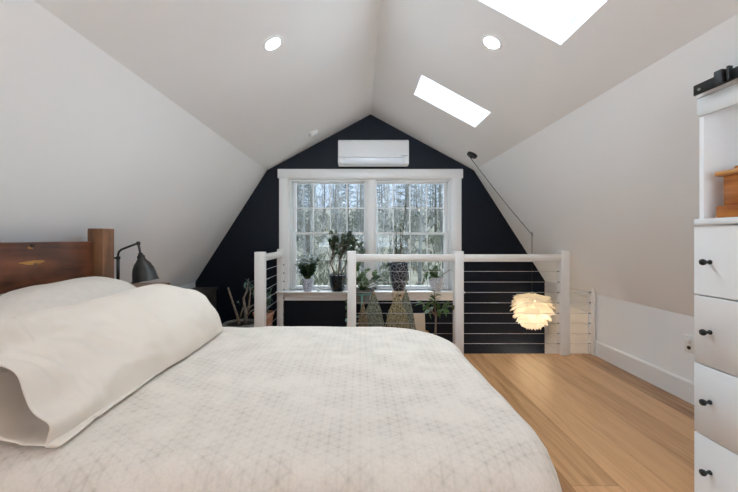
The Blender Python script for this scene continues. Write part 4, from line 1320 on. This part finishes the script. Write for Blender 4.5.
TBARK = [plain('pale_grey_bark', (0.115, 0.115, 0.108), 0.9, var=0.25, scale=4), plain('brown_grey_bark', (0.07, 0.068, 0.06), 0.9, var=0.3, scale=4), plain('light_birch_bark', (0.185, 0.182, 0.172), 0.85, var=0.3, scale=5)]
PINE = leaf_mat('pine_needles', (0.04, 0.055, 0.04), (0.085, 0.105, 0.075), 0.8, 0.2)
SCRUB = leaf_mat('scrub_twigs', (0.06, 0.065, 0.045), (0.14, 0.14, 0.10), 0.9, 0.2)
def bare_tree(name, seed, H, r0, mat, label, cat, loc, first_br=0.12, group=None):
    g = random.Random(seed)
    t = thing(name, loc, label, cat, group)
    tr, br = MB(), MB()
    def rg(s):
        return V((g.uniform(-1, 1), g.uniform(-1, 1), g.uniform(-1, 1))) * s
    pts = []; p = V(loc); d = V((g.uniform(-.05, .05), g.uniform(-.05, .05), 1))
    ns = 12
    for i in range(ns + 1):
        pts.append(p.copy()); d = (d + rg(0.05)); d.z = 1; p = p + d * (H / ns)
    rad = [max(0.012, r0 * (1 - 0.93 * i / ns)) for i in range(ns + 1)]
    tr.tube(pts, rad, 6, False)
    def limb(p, d, L, r, lev):
        q = p; ps = [p]; dd = d
        for i in range(4):
            dd = (dd + rg(.16) + V((0, 0, .10))).normalized(); q = q + dd * (L / 4); ps.append(q)
        br.tube(ps, [r, r * .85, r * .7, r * .55, r * .35], 4 if lev < 2 else 5, False)
        if lev > 0:
            for k in range(4):
                b = ps[g.choice((1, 2, 3, 4))]
                limb(b, (dd + rg(.85)).normalized(), L * g.uniform(.38, .62), r * .5, lev - 1)
    for k in range(34):
        f = first_br + (1 - first_br) * (k + g.random()) / 34
        i = min(ns - 1, int(f * ns)); b = pts[i].lerp(pts[i + 1], f * ns - i)
        an = g.uniform(0, 2 * PI); e = V((math.cos(an), math.sin(an), g.uniform(.25, .9))).normalized()
        limb(b, e, H * g.uniform(.07, .125) * (1.05 - .6 * f), max(.009, rad[i] * .42), 2)
    tr.build('trunk', mat, t, smooth=True); br.build('branches', mat, t, smooth=True)
    return t
def pine_tree(seed, H, label, loc, group):
    g = random.Random(seed)
    t = thing('evergreen_tree', loc, label, 'tree', group)
    l = V(loc)
    MB().tube([l, l + V((0.05, 0, H * .5)), l + V((0, 0, H))], [.16, .10, .02], 7).build('trunk', TBARK[1], t, smooth=True)
    m = MB()
    for k in range(110):
        f = 0.12 + 0.88 * k / 110; an = k * 2.4
        L = (1.06 - f) * H * 0.26 * g.uniform(.7, 1.15)
        e = V((math.cos(an), math.sin(an), g.uniform(-.15, .25))).normalized()
        b = l + V((0, 0, H * f))
        for q in range(16):
            p = b + e * (L * (0.2 + 0.8 * q / 15))
            s = V((-e.y, e.x, 0)) * g.uniform(-1, 1) + e * .7 + V((0, 0, g.uniform(-.3, .4)))
            m.leaf(p, s, V((0, 0, 1)), g.uniform(.25, .5), .09, .15, .3, 2)
    m.build('needles', PINE, t)
    return t
protos = []
LB = ['bare pale grey tree with fine branches in the woods outside the window', 'bare brown-grey tree with fine branches in the woods outside the window', 'slim pale birch-like bare tree in the woods outside the window']
GRP = ['grey bare trees outside', 'brown bare trees outside', 'slim pale trees outside']
specs = [(11, 12, .10, 0), (12, 14, .13, 0), (13, 13, .11, 1), (14, 15, .14, 1), (15, 10, .07, 2), (16, 12, .085, 2)]
gr = random.Random(5)
def wpos(Y, u):          # inside the window's view cone
    x0 = (289 - 360) / F * Y; x1 = (452 - 360) / F * Y
    X = x0 + (x1 - x0) * u
    return V((X, Y, hill(X, Y) - 0.05))
for k, (sd, H, r0, mi) in enumerate(specs):
    loc = wpos(19 + 3.2 * k, [0.12, 0.8, 0.45, 0.95, 0.3, 0.62][k])
    protos.append((bare_tree('bare_tree', sd, H, r0, TBARK[mi], LB[mi], 'tree', loc, 0.10, GRP[mi]), mi))
spots = [V(q.location) for q, mi in protos]
PINES = [(39, 0.36, 1.0), (38, 0.72, 1.1), (46, 0.05, 1.2), (44, 0.52, 1.0), (52, .9, 1.3), (31, 1.0, .8), (36, 0.12, .8)]
pspots = [wpos(Y, u) for Y, u, s in PINES]
tries = 0
while len(spots) < 106 and tries < 20000:
    tries += 1
    Y = 19 + 62 * gr.random() ** 0.8; p = wpos(Y, gr.uniform(-.08, 1.08))
    if min((p - q).length for q in spots) < 2.9 or min((p - q).length for q in pspots) < 4.6: continue
    src, mi = protos[len(spots) % 6]
    c = dup(src, p); spots.append(p)
    c.rotation_euler = (0, 0, gr.uniform(0, 6.28)); s = gr.uniform(.75, 1.15); c.scale = (s, s, s)
pl = 'grey-green evergreen standing among the bare trees outside the window'
p0 = pine_tree(31, 9.5, pl, wpos(39, 0.36), 'evergreens outside')
for Y, u, s in PINES[1:]:
    c = dup(p0, wpos(Y, u)); c.scale = (s, s, s); c.rotation_euler = (0, 0, u * 9)
# undergrowth
m = MB()
for k in range(6500):
    Y = 16 + 66 * gr.random(); u = gr.uniform(-.1, 1.1); p = wpos(Y, u)
    if min((p - q).length for q in spots) < 1.5 or min((p - q).length for q in pspots) < 3.3: continue
    h = gr.uniform(.3, 1.3)
    d = V((gr.uniform(-.5, .5), gr.uniform(-.5, .5), 1)).normalized()
    m.leaf(p, d, V((gr.uniform(-1, 1), -1, .2)), h, .05 + .0022 * Y, .1, .1, 2)
    for q in range(3):
        m.leaf(p + d * h * gr.uniform(.3, .9), d + V((gr.uniform(-1, 1), gr.uniform(-1, 1), 0)), V((0, -1, .2)), h * .4, .03 + .0018 * Y, .1, .1, 2)
o = m.build('undergrowth', SCRUB)
tag(o, 'grey-green scrub and saplings filling the woods outside the window', 'undergrowth', kind='stuff')

# ------------------------------------------------------------------ world (overcast, brighter overhead, with an added ground glow behind the viewer)
w = bpy.data.worlds.new('World'); bpy.context.scene.world = w; w.use_nodes = True
nt = w.node_tree
bg = nt.nodes['Background']
tc = N(nt, 'ShaderNodeTexCoord'); sp = N(nt, 'ShaderNodeSeparateXYZ'); nt.links.new(tc.outputs['Generated'], sp.inputs[0])
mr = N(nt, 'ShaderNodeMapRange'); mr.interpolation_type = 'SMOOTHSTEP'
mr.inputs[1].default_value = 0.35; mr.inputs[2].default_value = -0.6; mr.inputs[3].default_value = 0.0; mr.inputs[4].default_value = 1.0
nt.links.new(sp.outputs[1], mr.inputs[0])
mz = N(nt, 'ShaderNodeMapRange'); mz.interpolation_type = 'SMOOTHSTEP'
mz.inputs[1].default_value = 0.22; mz.inputs[2].default_value = 0.75; mz.inputs[3].default_value = 0.0; mz.inputs[4].default_value = 1.0
nt.links.new(sp.outputs[2], mz.inputs[0])
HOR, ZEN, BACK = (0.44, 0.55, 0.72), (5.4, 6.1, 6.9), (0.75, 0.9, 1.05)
m1 = N(nt, 'ShaderNodeMix', data_type='RGBA'); m1.inputs['A'].default_value = (*HOR, 1); m1.inputs['B'].default_value = (*ZEN, 1)
nt.links.new(mz.outputs[0], m1.inputs['Factor'])
m2 = N(nt, 'ShaderNodeMix', data_type='RGBA'); m2.inputs['B'].default_value = (*BACK, 1)
nt.links.new(mr.outputs[0], m2.inputs['Factor']); nt.links.new(m1.outputs['Result'], m2.inputs['A'])
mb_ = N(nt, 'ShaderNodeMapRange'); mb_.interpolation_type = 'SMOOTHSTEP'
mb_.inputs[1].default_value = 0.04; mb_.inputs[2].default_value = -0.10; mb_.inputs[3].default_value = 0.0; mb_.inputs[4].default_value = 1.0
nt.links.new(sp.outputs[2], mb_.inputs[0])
m3 = N(nt, 'ShaderNodeMix', data_type='RGBA'); m3.inputs['A'].default_value = (*BACK, 1); m3.inputs['B'].default_value = (10.5, 12.6, 14.8, 1)  # strong glow below the rear horizon, added to light the ceilings from below
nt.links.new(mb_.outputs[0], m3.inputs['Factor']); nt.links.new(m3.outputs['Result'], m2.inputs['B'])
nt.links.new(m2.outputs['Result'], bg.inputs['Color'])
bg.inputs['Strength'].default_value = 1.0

# ------------------------------------------------------------------ camera and view
cd = bpy.data.cameras.new('camera'); co = bpy.data.objects.new('camera', cd); COL.objects.link(co)
co.location = (0, 0, CAMZ); co.rotation_euler = (R(90), 0, 0)
cd.sensor_width = 36.0; cd.sensor_fit = 'HORIZONTAL'; cd.lens = F / 738 * 36
cd.shift_x = (369 - 360) / 738; cd.shift_y = -(246 - 238) / 738
cd.clip_start = 0.02; cd.clip_end = 400
sc_ = bpy.context.scene; sc_.camera = co
sc_.view_settings.view_transform = 'Standard'
sc_.view_settings.look = 'None'
sc_.view_settings.gamma = 1.0
sc_.view_settings.use_curve_mapping = False
sc_.view_settings.exposure = 0.74
sc_.cycles.max_bounces = 12
sc_.cycles.diffuse_bounces = 8
sc_.cycles.transparent_max_bounces = 16
sc_.cycles.sample_clamp_indirect = 8.0
